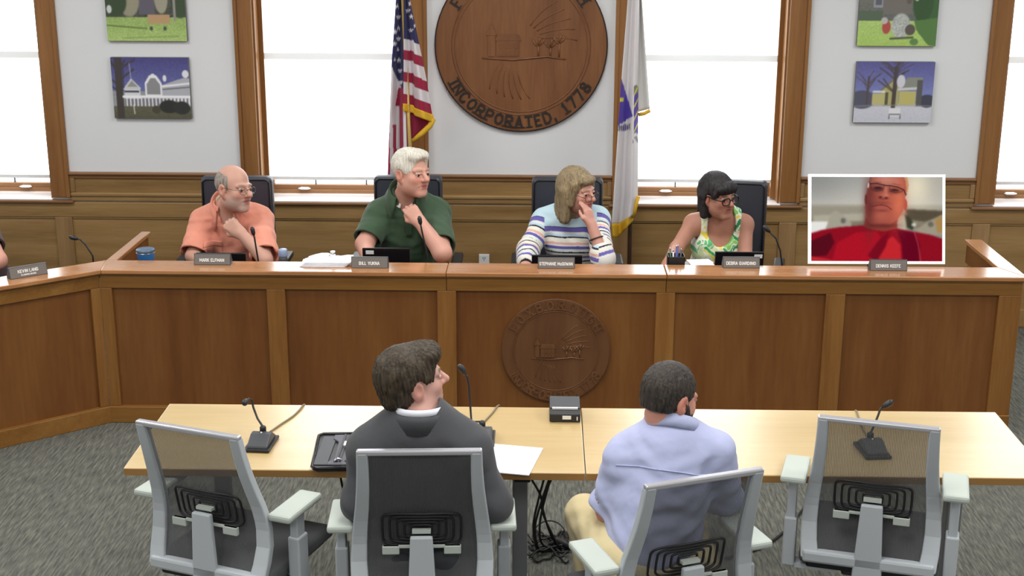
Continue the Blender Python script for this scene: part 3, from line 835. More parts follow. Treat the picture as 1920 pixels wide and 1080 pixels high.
pb.rect(.16, .54, .34, .57, (70, 70, 76)).ell(.72, .8, .12, .1, (40, 42, 40)).ell(.88, .82, .1, .1, (44, 46, 44)).ell(.55, .85, .05, .06, (70, 66, 50)).line([(.26, .78), (.27, .92)], .006, (220, 220, 210)).line([(.24, .1), (.25, .34)], .004, (190, 188, 210)).blur(1)
pc = Pic(*N1, (80, 92, 84)).grad((128, 122, 112), (98, 104, 100), 0, .6).grad((176, 206, 118), (168, 200, 104), .6, 1).noise(9, 6)
pc.rect(.18, .0, .3, .4, (150, 152, 160)).rect(.2, 0, .28, .36, (92, 96, 108)).poly([(.68, .1), (.8, 0), (1, 0), (1, .8), (.72, .6)], (62, 98, 58)).ell(.8, .3, .12, .3, (52, 84, 46)).rect(0, .45, .3, .6, (86, 104, 84)).poly([(.3, .5), (.33, .18), (.45, .12), (.62, .14), (.66, .5)], (116, 112, 106)).line([(.62, .3), (.7, .0)], .03, (96, 90, 82)).ell(.72, .22, .03, .07, (190, 190, 186))
pc.poly([(.7, .6), (1, .55), (1, 1), (.9, .98), (.74, .75)], (86, 124, 66)).ell(.36, .7, .05, .1, (176, 80, 72)).ell(.33, .6, .04, .05, (190, 186, 180)).ell(.54, .68, .11, .18, (178, 184, 178)).noise(22, 8, ((pc.X - .54) ** 2 / .012 + (pc.Y - .68) ** 2 / .03 < 1).astype(float)).ell(.66, .74, .06, .08, (92, 84, 78)).line([(.42, .88), (.7, .86)], .012, (84, 88, 66)).ell(.72, .93, .05, .05, (96, 134, 80)).blur(1)
pd_ = Pic(*N1, (90, 92, 160)).grad((92, 90, 150), (132, 144, 200), 0, .68).grad((206, 208, 218), (198, 200, 212), .68, 1).noise(5, 9)
pd_.ell(.1, .62, .16, .14, (84, 86, 104)).ell(.93, .64, .1, .1, (66, 68, 84)).poly([(.33, .48), (.48, .28), (.56, .34), (.56, .72), (.36, .72)], (176, 170, 112)).poly([(.58, .46), (.66, .26), (.86, .26), (.86, .46)], (138, 142, 132)).rect(.23, .52, .4, .7, (190, 184, 124)).rect(.57, .48, .78, .7, (192, 184, 112)).line([(.33, .47), (.48, .3)], .01, (120, 112, 110)).line([(.24, .49), (.38, .49)], .012, (226, 226, 230)).line([(.56, .45), (.82, .43)], .016, (206, 206, 208)).rect(.79, .3, .86, .72, (90, 88, 88)).rect(.39, .5, .43, .7, (86, 84, 70))
tree(pd_, .16, .7, .25, .014, (86, 74, 78), 11); tree(pd_, .5, .78, .1, .026, (74, 66, 62), 12); tree(pd_, .52, .45, .0, .014, (78, 70, 80), 13)
pd_.ell(.58, .32, .05, .1, (210, 210, 220)).line([(0, .73), (.45, .71), (1, .72)], .01, (150, 150, 158), .5).rect(.45, .76, .6, .9, (226, 226, 232)).line([(.46, .86), (.6, .86)], .008, (120, 120, 126)).rect(.45, .88, .47, .94, (110, 110, 116)).rect(.59, .88, .61, .94, (110, 110, 116)).blur(1)
for pic, (x0, x1, z0, z1), lb in ((pa, (-2.632, -2.146, 1.775, 2.155), 'canvas print of a green lawn, cut off by the top edge, left wall section'),
                                  (pb, (-2.626, -2.148, 1.302, 1.677), 'canvas print of a white porched house under blue sky'),
                                  (pc, (1.896, 2.368, 1.768, 2.145), 'canvas print of a stone memorial with wreath on a lawn'),
                                  (pd_, (1.906, 2.377, 1.305, 1.675), 'canvas print of a stone church in snow')):
    cx, cz = (x0 + x1) / 2, (z0 + z1) / 2
    t = thing('canvas_print', (cx, WY, cz), lb, 'picture', 'canvas prints on the wall')
    G('stretcher', MB().cbox(x0, x1, WY - 0.028, WY - 0.001, z0, z1, 0.003), M['canvas_edge'], t)
    pm = pic.sheet(x0 + .001, x1 - .001, z0 + .001, z1 - .001, WY - 0.0286)
    G('print', pm, M['print'], t, cols=pic.cols())

# ------------------------------------------------------------------ video overlay, added as a made-up screen on the bench
ps = Pic(264, 170, (150, 146, 136)).grad((168, 168, 164), (206, 202, 192), 0, .33).grad((176, 170, 152), (128, 118, 100), .33, .60)
def soft(x, y, rx, ry, c, al): ps.put(np.exp(-(((ps.X - x) / rx) ** 2 + ((ps.Y - y) / ry) ** 2)), c, al)
soft(0, .0, .25, .3, (140, 140, 138), .7); soft(.80, .12, .14, .26, (246, 234, 204), .9); soft(.98, .1, .1, .3, (190, 184, 170), .6)
ps.poly([(0, .36), (.42, .36), (.42, .46), (0, .5)], (158, 152, 136)).poly([(.02, .46), (.4, .43), (.4, .52), (.02, .53)], (182, 176, 158))
ps.poly([(.72, .38), (1, .40), (1, .47), (.86, .53), (.72, .50)], (92, 82, 66)).blur(3)
ps.poly([(0, .53), (.13, .53), (.12, .68), (0, .70)], (240, 240, 234)).poly([(.11, .62), (.155, .43), (.19, .40), (.24, .45), (.31, .55), (.30, .62)], (172, 166, 150)).ell(.245, .52, .018, .03, (92, 92, 84), .8)
ps.poly([(.66, .47), (.73, .44), (.72, .66), (.65, .64)], (190, 192, 172)).poly([(.71, .44), (.74, .46), (.79, .57), (.77, .63), (.73, .6)], (58, 62, 48)).ell(.782, .565, .016, .02, (224, 222, 206)).poly([(.80, .62), (.9, .52), (1, .44), (1, .68), (.84, .68)], (166, 158, 138)).ell(.91, .56, .02, .03, (96, 92, 80), .8).poly([(.94, .5), (1, .46), (1, .66), (.96, .66)], (176, 140, 84)).blur(1)
ps.poly([(0, .67), (.08, .63), (.22, .595), (.395, .575), (.64, .60), (.72, .63), (.9, .68), (1, .73), (1, 1), (0, 1)], (150, 18, 36)).poly([(.16, 1), (.2, .78), (.34, .66), (.5, .64), (.56, .8), (.5, 1)], (182, 22, 40)).poly([(.5, 1), (.55, .78), (.62, .70), (.68, .8), (.69, 1)], (204, 40, 48)).poly([(.65, .62), (.78, .66), (.83, .8), (.82, 1), (.70, 1), (.69, .8)], (108, 8, 34)).poly([(0, .76), (.15, .66), (.18, .78), (.12, .93), (0, .95)], (92, 14, 30)).poly([(.43, .93), (.52, .74), (.60, .64), (.57, .82), (.5, 1)], (128, 14, 34)).poly([(0, .94), (.12, .97), (.2, 1), (0, 1)], (204, 44, 54)).blur(4)
ps.line([(.785, .65), (.815, .8), (.835, 1)], .003, (206, 90, 96), .8)
ps.poly([(.40, .585), (.42, .45), (.66, .42), (.655, .61), (.56, .645), (.46, .625)], (146, 66, 54)).blur(1)
ps.poly([(.454, -.02), (.436, .08), (.420, .2), (.410, .365), (.416, .48), (.45, .55), (.52, .585), (.60, .57), (.660, .50), (.700, .40), (.722, .2), (.735, .08), (.717, -.02)], (176, 88, 72)).blur(1)
ps.ell(.716, .33, .014, .065, (178, 76, 62)).ell(.418, .27, .010, .06, (116, 56, 50))
ps.poly([(.70, -.02), (.718, .05), (.728, .22), (.742, .10), (.728, -.02)], (206, 160, 112)).poly([(.452, -.02), (.436, .08), (.446, .08), (.468, -.02)], (104, 84, 76)).blur(1)
soft(.665, .28, .055, .26, (232, 124, 92), .85); soft(.445, .33, .045, .34, (100, 46, 46), .8); soft(.57, .03, .10, .08, (214, 146, 128), .8); soft(.54, .46, .07, .05, (200, 106, 88), .5)
soft(.51, .14, .048, .034, (76, 40, 42), .9); soft(.635, .165, .048, .034, (92, 46, 44), .9); soft(.47, .27, .03, .05, (146, 74, 64), .6); soft(.63, .27, .04, .05, (204, 104, 82), .6)
soft(.568, .17, .016, .08, (214, 126, 104), .8); soft(.552, .215, .026, .030, (196, 108, 90), .8); soft(.575, .222, .018, .02, (220, 132, 108), .7)
soft(.527, .243, .013, .013, (70, 28, 30), .95); soft(.572, .25, .013, .013, (76, 30, 30), .95); soft(.55, .262, .03, .012, (120, 54, 50), .6)
ps.line([(.437, .083), (.50, .080), (.555, .098), (.575, .105), (.60, .105), (.66, .122), (.705, .155), (.722, .215)], .0035, (46, 34, 38)); ps.line([(.452, .085), (.458, .15), (.50, .172), (.545, .155), (.56, .10)], .0018, (66, 44, 46), .8).line([(.595, .11), (.60, .17), (.645, .192), (.69, .175), (.70, .15)], .0018, (66, 44, 46), .8).line([(.437, .08), (.434, .125)], .004, (228, 224, 216))
ps.line([(.485, .135), (.51, .128), (.535, .137)], .003, (40, 22, 26)).line([(.61, .158), (.635, .152), (.662, .163)], .003, (46, 24, 26)).line([(.48, .065), (.53, .068)], .004, (126, 78, 70), .7).line([(.62, .082), (.68, .10)], .004, (140, 84, 70), .7)
soft(.53, .31, .06, .018, (126, 60, 56), .55); ps.line([(.463, .352), (.50, .338), (.535, .333), (.575, .345), (.612, .385)], .0032, (92, 38, 42), .85); soft(.535, .362, .045, .016, (184, 92, 84), .7); soft(.535, .40, .05, .014, (118, 56, 54), .55)
soft(.54, .575, .11, .025, (96, 38, 40), .7); ps.blur(1).noise(1.5, 2)
SCT = rotz(rd(1.2)) @ rotx(-rd(16.2))          # panel turned to the camera's tilt so the inset looks square
_c = at(1644, 410.8, 6.93); _k = np.dot(_c - (0, 0, CAM_H), _F) / CAM_F
SW, SH = 256 * _k / 2, 168 * _k / 2
M['screen'] = mat('inset_video_picture', (0, 0, 0, 1), 0.6, spec=0.0)
_nt = M['screen'].node_tree; _a = _nt.nodes.new('ShaderNodeAttribute'); _a.attribute_name = 'Col'
_b = _nt.nodes['Principled BSDF']; _nt.links.new(_a.outputs['Color'], _b.inputs['Emission Color']); _b.inputs['Emission Strength'].default_value = 0.88
sc_ = thing('added_video_screen', (_c[0], 7.0, DZ), 'video inset of a man in a red shirt, added as a white-framed screen', 'screen')
M['inset_border'] = mat('inset_border_glow', S(252, 252, 252), 0.5, emit=(1, 1, 1, 1), es=0.45)  # white border of the inset, made to glow
fr = MB(); bw = 5 * _k
for b_ in ((-SW, SW, SH - bw, SH), (-SW, SW, -SH, -SH + bw), (-SW, -SW + bw, -SH + bw, SH - bw), (SW - bw, SW, -SH + bw, SH - bw)):
    fr.box(b_[0], b_[1], -.002, .016, b_[2], b_[3], M=SCT, o=_c)
G('bezel', fr, M['inset_border'], sc_)
dm = ps.sheet(-SW + bw, SW - bw, -SH + bw, SH - bw, .0006); dm.v = (np.array(dm.v) @ SCT.T + _c).tolist()
G('display', dm, M['screen'], sc_, cols=ps.cols())
G('back_shell', MB().cbox(-SW + .01, SW - .01, .017, .036, -SH + .01, SH - .01, 0.008, M=SCT, o=_c), M['dark_grey'], sc_)
_b = _c + SCT @ np.array([0, .036, -.02])
G('stand', MB().tube([_b, _b + (0, .03, -.06), (_b[0], _b[1] + .03, DZ + .012)], .016, 10).cbox(_c[0] - .14, _c[0] + .14, 6.90, 7.12, DZ, DZ + .012, .004), M['dark_grey'], sc_)

# ------------------------------------------------------------------ flags
M['flag'] = cloth_mat('printed_flag_cloth', None, 0.05, folds=0.1, vcol=True)
def px_sheet(name, left, right, y0, y1, rows, cols, Y, fold, paint, parent, m=None):
    """hanging cloth: edges follow two lines, folds stand out towards the room"""
    P = np.zeros((rows, cols, 3)); C = np.zeros((rows, cols, 3))
    ly, lx = zip(*[(b, a) for a, b in left]); ry, rx = zip(*[(b, a) for a, b in right])
    for i in range(rows):
        for j in range(cols):
            u = j / (cols - 1); v = i / (rows - 1)
            t, b = (y0(u), y1(u))
            y = t + (b - t) * v
            x = np.interp(y, ly, lx) * (1 - u) + np.interp(y, ry, rx) * u
            P[i, j] = at(x, y, Y + fold(u, v)); C[i, j] = paint(x, y, u, v)
    mb = MB().grid(P, flip=True)
    o = G(name, mb, m or M['flag'], parent, cols=lin(C.reshape(-1, 3)))
    sd = o.modifiers.new('thickness', 'SOLIDIFY'); sd.thickness = 0.003
    return o
NAVY, RED, WHT, GOLD = (44, 44, 88), (150, 30, 62), (212, 206, 210), (222, 176, 40)
def star(x, y, cx, cy, r):
    a = math.atan2(x - cx, cy - y); d = math.hypot(x - cx, y - cy)
    k = (a / (2 * PI / 5)) % 1.0; k = min(k, 1 - k) * 2
    return d < r * (0.42 + 0.58 * (1 - k) ** 1.6)
STL = [(747, 32), (747, 53), (747, 73), (740, 82), (746, 93), (740, 112), (748, 113), (750, 133), (751, 155), (745, 12), (741, 60)]
STR = [(771, 31), (769, 7), (779, 48), (770, 57), (765, 20)]
def paint_left(x, y, u, v):
    bot = np.interp(x, (734, 753), (124, 166))
    if y < bot: return WHT if any(star(x, y, a, b, 4.6) for a, b in STL) else NAVY
    w = x - np.interp(y, (120, 340), (735, 728)); q = y
    s = (w * 0.95 + (q - 125) * -0.045) / 6.0
    if q < 165: return WHT
    if x > np.interp(y, (165, 205), (747, 740)) and y < 200: return RED
    if q < 232 and w < 15: return WHT
    return RED if int(math.floor(s)) % 2 == 0 else WHT
def slant(x): return np.interp(x, (752, 775, 777, 812), (0, 4, 9, 22))
def paint_right(x, y, u, v):
    q = y - slant(x)
    if q < 72: return WHT if any(star(x, y, a, b, 5.2) for a, b in STR) else NAVY
    for lim, c in ((92, WHT), (111, RED), (134, WHT), (153, RED), (174, WHT), (194, RED)):
        if q < lim: return c
    return GOLD
fl = thing('striped_flag', (-0.80, 8.2, 0), 'red white and blue flag with gold fringe on a brass pole', 'flag')
FY = 8.2
px_sheet('cloth', [(742, -60), (742, 0), (734, 120), (730, 230), (727, 345)], [(757, -60), (757, 0), (760, 120), (764, 230), (768, 345)], lambda u: -60, lambda u: 345, 130, 36, FY + .02,
         lambda u, v: -0.03 * math.sin(u * 7.5 + v * 2) * (0.4 + v), paint_left, fl)
px_sheet('cloth_fold', [(755, -60), (757, 0), (757, 120), (757, 215)], [(765, -60), (769, 0), (784, 72), (800, 150), (812, 225)], lambda u: -60, lambda u: 200 + slant(755 + 57 * u) + 5, 130, 44, FY - .015,
         lambda u, v: -0.028 * math.sin(u * 9 + 1.0 + v) * (0.3 + v), paint_right, fl)
px_sheet('fringe', [(756, 190), (756, 215)], [(811, 200), (814, 235)], lambda u: 193 + slant(756 + 56 * u), lambda u: 208 + slant(756 + 56 * u), 6, 30, FY - .024, lambda u, v: -0.028 * math.sin(u * 9 + 2.0), lambda x, y, u, v: GOLD, fl, M['fringe'])
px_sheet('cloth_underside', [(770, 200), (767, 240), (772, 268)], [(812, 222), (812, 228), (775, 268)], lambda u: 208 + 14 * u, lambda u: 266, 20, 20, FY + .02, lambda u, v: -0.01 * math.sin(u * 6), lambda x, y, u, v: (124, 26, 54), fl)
fq = [at(x, y, FY + .012) for x, y in ((813, 223), (806, 236), (790, 251), (773, 265))]
G('fringe', MB().tube(fq, [.015, .017, .017, .012], 8), M['fringe'], fl)
pt, pb_ = at(752, -80, FY), at(771, 330, FY); k = pb_[2] / (pt[2] - pb_[2]); p0 = pb_ + (pb_ - pt) * k
G('pole', MB().tube([p0 + (0, 0, .03), pb_, pt], 0.012, 12), M['brass'], fl)
G('pole_base', MB().lathe([(0.15, 0), (0.15, .02), (0.12, .05), (0.03, .07), (0.02, .11)], 24, o=(p0[0], FY, 0)), M['brass'], fl)

ms = thing('white_flag', (0.40, 8.22, 0), 'white flag with blue shield and gold fringe on a dark pole', 'flag')
def paint_ma(x, y, u, v):
    # blue shield seen on the front fold
    def tri(a, b, c):
        s1 = (b[0] - a[0]) * (y - a[1]) - (b[1] - a[1]) * (x - a[0]); s2 = (c[0] - b[0]) * (y - b[1]) - (c[1] - b[1]) * (x - b[0]); s3 = (a[0] - c[0]) * (y - c[1]) - (a[1] - c[1]) * (x - c[0])
        return (s1 > 0) == (s2 > 0) == (s3 > 0)
    if tri((1165, 146), (1187, 218), (1158, 236)):
        return (206, 200, 60) if math.hypot(x - 1165, y - 187) < 4.5 else (78, 58, 160)
    if 236 - (x - 1160) * .25 < y < 247 - (x - 1160) * .2 and x < 1183: return (84, 74, 150) if int(x * 0.8) % 3 else (190, 190, 140)
    if 1188.5 < x < 1197 and 160 < y < 250:
        q = (y + x * 2) % 23
        return (206, 200, 70) if q < 5 else ((84, 62, 160) if y > 175 else (120, 120, 110))
    if 1186 < x < 1197 and 256 < y < 267: return (120, 120, 120) if int(y + x) % 4 < 2 else (214, 210, 214)
    return (212, 208, 210)
px_sheet('cloth', [(1178, -60), (1177, 0), (1166, 140), (1159, 240), (1147, 420)], [(1200, -60), (1199, 0), (1197, 200), (1196, 370), (1188, 430)], lambda u: -60, lambda u: 420 - 30 * max(0, u - .35), 140, 40, FY + .01,
         lambda u, v: -0.04 * math.cos(u * 8.5) * (0.35 + .65 * v), paint_ma, ms)
px_sheet('cloth_fold', [(1196, -60), (1196, 0), (1196, 215)], [(1200, -60), (1204, 0), (1219, 212)], lambda u: -60, lambda u: 210 - 6 * u, 40, 12, FY + .06, lambda u, v: 0.02 * math.sin(u * 5), lambda x, y, u, v: (222, 222, 220), ms)
px_sheet('fringe', [(1147, 415), (1149, 448)], [(1189, 395), (1186, 425)], lambda u: 419 - 30 * max(0, u - .35), lambda u: 446 - 42 * max(0, u - .25), 6, 24, FY + .005, lambda u, v: -0.035 * math.cos(u * 8.5), lambda x, y, u, v: GOLD, ms, M['fringe'])
G('fringe', MB().tube([at(1187, 408, FY), at(1191, 390, FY), at(1197, 368, FY)], [.010, .012, .010], 8), M['fringe'], ms)
G('fringe', MB().tube([at(1197, 215, FY + .06), at(1208, 213, FY + .06), at(1219, 207, FY + .06)], .011, 8), M['fringe'], ms)
pt, pb_ = at(1192, -80, FY + .035), at(1180, 490, FY + .035); k = pb_[2] / (pt[2] - pb_[2]); p0 = pb_ + (pb_ - pt) * k
G('pole', MB().tube([p0 + (0, 0, .03), pb_, pt], 0.013, 12), M['dark_wood'], ms)
G('pole_base', MB().lathe([(0.15, 0), (0.15, .02), (0.12, .05), (0.03, .07), (0.02, .11)], 24, o=(p0[0], FY + .035, 0)), M['dark_wood'], ms)

# ------------------------------------------------------------------ wall outlet
ol = thing('wall_outlet', (at(908, 487, WY)[0], WY, at(908, 487, WY)[2]), 'white double socket low on the panelled wall', 'outlet')
ox, oz = ol.location.x, ol.location.z
G('face_plate', MB().cbox(ox - .033, ox + .033, WY - .027, WY - .006, oz - .057, oz + .04, .003), M['white'], ol)
for dz in (.012, -.03):
    G('socket', MB().box(ox - .008, ox - .004, WY - .0285, WY - .026, oz + dz, oz + dz + .012).box(ox + .004, ox + .008, WY - .0285, WY - .026, oz + dz, oz + dz + .012).box(ox - .003, ox + .003, WY - .0285, WY - .026, oz + dz - .009, oz + dz - .004), M['dark_grey'], ol)

# ------------------------------------------------------------------ tables
def table(x0, x1, label):
    t = thing('training_table', ((x0 + x1) / 2, 4.76, 0), label, 'table', 'pale tables in front of the bench')
    G('tabletop', MB().cbox(x0, x1, 4.447, 5.073, 0.708, 0.735, .003), M['table'], t)
    G('edge_band', MB().box(x0 + .002, x1 - .002, 4.4445, 4.4475, 0.708, 0.7325), M['table_edge'], t)
    for lx in (x0 + .27, x1 - .23):
        l = MB().cbox(lx - .028, lx + .028, 4.73, 4.79, .04, .70, .006).cbox(lx - .03, lx + .03, 4.50, 5.02, .02, .05, .008).box(lx - .03, lx + .03, 4.55, 4.97, .690, .708)
        G('leg', l, M['metal_grey'], t)
        for yy in (4.53, 4.99): G('caster', MB().lathe([(.02, -.012), (.024, -.006), (.024, .006), (.02, .012)], 14, roty(PI / 2), (lx, yy, .024)), M['black'], t)
    G('apron', MB().box(x0 + .3, x1 - .26, 4.98, 5.0, .60, .70), M['metal_grey'], t)
    return t
table(-1.447, 0.166, 'pale maple table holding the portfolio and paper')
table(0.169, 1.776, 'pale maple table in front of the blue-shirted man')
tb = thing('power_box', (-.055, 4.70, .6), 'small black power box under the pale table edge', 'power box')
G('housing', MB().cbox(-.085, -.025, 4.66, 4.728, .60, .69, .004), M['black'], tb)
G('socket_strip', MB().box(-.08, -.03, 4.655, 4.662, .63, .66), M['dark_grey'], tb)

# ------------------------------------------------------------------ mesh chairs
def mesh_mat():
    m = bpy.data.materials.new('woven_back_mesh'); m.use_nodes = True
    nt = m.node_tree; b = nt.nodes['Principled BSDF']
    b.inputs['Base Color'].default_value = S(92, 93, 94); b.inputs['Roughness'].default_value = 0.8; b.inputs['Specular IOR Level'].default_value = 0.15
    t = nt.nodes.new('ShaderNodeBsdfTransparent'); mx = nt.nodes.new('ShaderNodeMixShader')
    tc = nt.nodes.new('ShaderNodeTexCoord'); w = nt.nodes.new('ShaderNodeTexWave'); w.bands_direction = 'X'; w.inputs['Scale'].default_value = 60; w.inputs['Distortion'].default_value = 0
    r = nt.nodes.new('ShaderNodeMapRange'); r.inputs['To Min'].default_value = 0.72; r.inputs['To Max'].default_value = 0.88
    nt.links.new(tc.outputs['Object'], w.inputs['Vector']); nt.links.new(w.outputs['Fac'], r.inputs['Value']); nt.links.new(r.outputs[0], mx.inputs[0])
    nt.links.new(t.outputs[0], mx.inputs[1]); nt.links.new(b.outputs[0], mx.inputs[2]); nt.links.new(mx.outputs[0], nt.nodes['Material Output'].inputs[0])
    return m
M['mesh'] = mesh_mat()
BK = [(1.000, -.262, .178), (.93, -.243, .179), (.86, -.222, .182), (.79, -.197, .188), (.72, -.172, .196), (.65, -.158, .203), (.58, -.163, .206), (.52, -.183, .203), (.46, -.207, .195)]
def back_y(z):
    zz = [b[0] for b in BK][::-1]; return np.interp(z, zz, [b[1] for b in BK][::-1]), np.interp(z, zz, [b[2] for b in BK][::-1])
def make_chair(loc, rz, label, arm_top=0.70, arm_y=(-.17, .05), tilt=0.0):
    t = thing('mesh_office_chair', loc, label, 'chair', 'grey mesh chairs at the tables', rz)
    zs = np.linspace(.46, 1.0, 19)
    for s in (-1, 1):
        V = []; F = []
        for i, z in enumerate(zs):
            y, x = back_y(z); wd = np.interp(z, (.46, .7, 1.0), (.030, .024, .018)); dp = .016
            for a, b in ((-wd, -dp), (wd, -dp), (wd, dp), (-wd, dp)): V.append((s * (x) + a, y + b, z))
        for i in range(len(zs) - 1):
            for k in range(4): F.append((i * 4 + k, i * 4 + (k + 1) % 4, i * 4 + 4 + (k + 1) % 4, i * 4 + 4 + k))
        F += [(3, 2, 1, 0), tuple(len(V) - 4 + k for k in range(4))]
        G('back_frame', MB().add(V, F), M['chair_frame'], t, local=True, bevel=.006)
    G('top_bar', MB().cbox(-.196, .196, -.276, -.250, .990, 1.008, .005), M['chair_bar'], t, local=True)
    G('bottom_bar', MB().cbox(-.22, .22, -.225, -.185, .445, .49, .01), M['chair_frame'], t, local=True)
    P = np.zeros((19, 9, 3))
    for i, z in enumerate(zs):
        y, x = back_y(z)
        for j in range(9):
            u = j / 4 - 1; P[i, j] = (u * (x - .014), y + .012 * (u * u - 1) * -1 - .004, z)
    G('back_mesh', MB().grid(P), M['mesh'], t, local=True)
    lum = MB()
    for k in range(5):
        a, b = .128 - .024 * k, .062 - .0112 * k
        if b < .01: b = .01
        pts = []
        for q in range(28):
            an = 2 * PI * q / 28; ex = lambda v: math.copysign(abs(v) ** .32, v)
            px_, pz_ = a * ex(math.cos(an)), b * ex(math.sin(an)); z = .693 + pz_
            pts.append((px_, back_y(z)[0] - .011 + .6 * px_ ** 2, z))
        lum.tube(pts, .0042, 5, closed=True)
    G('lumbar_pad', lum, M['black'], t, local=True)
    G('spine', MB().prism([(-.036, .685), (.036, .685), (.05, .40), (-.05, .40)], -.225, -.205, 'y').prism([(-.05, .46), (.05, .46), (.05, .40), (-.05, .40)], -.21, -.05, 'y'), M['chair_frame'], t, local=True, bevel=.005)
    G('lumbar_handle', MB().box(-.03, .03, -.205, -.185, .690, .700).box(-.125, .125, -.205, -.195, .640, .647).cbox(-.127, -.072, -.208, -.192, .618, .647, .003).cbox(.072, .127, -.208, -.192, .618, .647, .003), M['chair_bar'] if False else M['arm_pad'], t, local=True)
    st = MB(); st.cbox(-.235, .235, -.20, .26, .425, .475, .022)
    G('seat', st, M['seat_cloth'], t, local=True)
    G('seat_pan', MB().cbox(-.21, .21, -.18, .23, .405, .428, .01), M['black'], t, local=True)
    for s in (-1, 1):
        y0, y1 = arm_y
        a0, a1 = (.222, .308) if s > 0 else (-.308, -.222)
        am = G('armrest', MB().cbox(a0, a1, y0, y1, arm_top - .026, arm_top, .009), M['arm_pad'], t, local=True)
        ym = (y0 + y1) / 2
        p0, p1 = (.255, .285) if s > 0 else (-.285, -.255)
        G('arm_post', MB().cbox(p0, p1, ym - .025, ym + .025, .50, arm_top - .026, .004), M['chair_frame'], t, local=True)
        q0, q1 = (.248, .292) if s > 0 else (-.292, -.248)
        G('arm_sleeve', MB().cbox(q0, q1, ym - .032, ym + .032, .40, .585, .006).box(min(q0 * 0.4, q1), max(q0, q1 * .4), ym - .025, ym + .025, .395, .412), M['chair_frame'], t, local=True)
    G('mechanism', MB().cbox(-.09, .09, -.10, .12, .35, .405, .01), M['dark_grey'], t, local=True)
    G('gas_lift', MB().lathe([(.028, .10), (.028, .25), (.016, .25), (.016, .36)], 16), M['dark_grey'], t, local=True)
    for k in range(5):
        a = 2 * PI * k / 5 + .3; d = np.array([math.cos(a), math.sin(a), 0])
        lg = G('base_leg', MB().tube([np.array((0, 0, .11)), d * .16 + (0, 0, .10), d * .30 + (0, 0, .075)], [.028, .022, .014], 8), M['chair_frame'], t, local=True)
        G('caster', MB().lathe([(.022, -.02), (.028, -.012), (.028, .012), (.022, .02)], 14, rotz(a + PI / 2) @ roty(PI / 2), d * .305 + (0, 0, .028)), M['black'], lg, local=True)
    return t
def by_top(mid, deg):
    r = math.radians(deg); return (mid[0] - .262 * math.sin(r), mid[1] + .262 * math.cos(r), 0), r
l, r = by_top((-1.132, 4.156), -20.3); make_chair(l, r, 'empty grey mesh chair beside the black desk microphone, left of the suited man')
l, r = by_top((-.3685, 3.9985), 3.0); make_chair(l, r, 'grey mesh chair in which the suited man sits')
l, r = by_top((.4975, 3.8195), 21.0); make_chair(l, r, 'grey mesh chair turned behind the man in the blue shirt')
l, r = by_top((1.12, 4.275), -15.3); make_chair(l, r, 'empty grey mesh chair with raised arms, right of the blue-shirted man', .768, (-.25, -.045))

# ------------------------------------------------------------------ high-backed leather chairs of the council
def leather_chair(px, ptop, rz, label, Y=7.86, wpx=138):
    p = at(px, ptop, Y); hw = wpx / 2 / 333.0
    t = thing('leather_chair', (p[0], Y - .24, 0), label, 'chair', 'black high-backed council chairs', rz)
    ztop = p[2]
    bk = MB().cbox(-hw, hw, .20, .29, .56, ztop, .028)
    G('backrest', bk, M['leather'], t, local=True)
    G('back_piping', MB().tube([(-hw + .012, .197, .58), (-hw + .012, .197, ztop - .03), (-hw + .035, .197, ztop - .012), (hw - .035, .197, ztop - .012), (hw - .012, .197, ztop - .03), (hw - .012, .197, .58)], .006, 6), M['black'], t, local=True)
    G('seat', MB().cbox(-.25, .25, -.26, .22, .38, .448, .025), M['leather'], t, local=True)
    G('back_bracket', MB().cbox(-.05, .05, .22, .27, .36, .60, .01), M['black'], t, local=True)
    for s in (-1, 1):
        G('armrest', MB().cbox(s * .29 - .03, s * .29 + .03, -.02, .20, .60, .635, .01).box(s * .29 - .015, s * .29 + .015, .06, .12, .36, .605).box(min(s * .29, s * .1), max(s * .29, s * .1), .06, .12, .36, .39), M['black'], t, local=True)
    G('gas_lift', MB().lathe([(.03, .10), (.03, .25), (.018, .25), (.018, .40)], 16), M['black'], t, local=True)
    for k in range(5):
        a = 2 * PI * k / 5 + .3; d = np.array([math.cos(a), math.sin(a), 0])
        lg = G('base_leg', MB().tube([np.array((0, 0, .11)), d * .16 + (0, 0, .10), d * .30 + (0, 0, .075)], [.028, .022, .014], 8), M['black'], t, local=True)
        G('caster', MB().lathe([(.022, -.02), (.028, -.012), (.028, .012), (.022, .02)], 12, rotz(a + PI / 2) @ roty(PI / 2), d * .305 + (0, 0, .028)), M['black'], lg, local=True)
    return t
leather_chair(444, 330, 0.0, 'black leather chair behind the man in the salmon shirt')
leather_chair(765, 329, 0.0, 'black leather chair behind the man in the green shirt', wpx=132)
leather_chair(1064, 332, 0.0, 'black leather chair behind the woman in the striped sweater', wpx=137)
leather_chair(1358, 336, rd(-12), 'black leather chair behind the woman in the floral top', wpx=132)

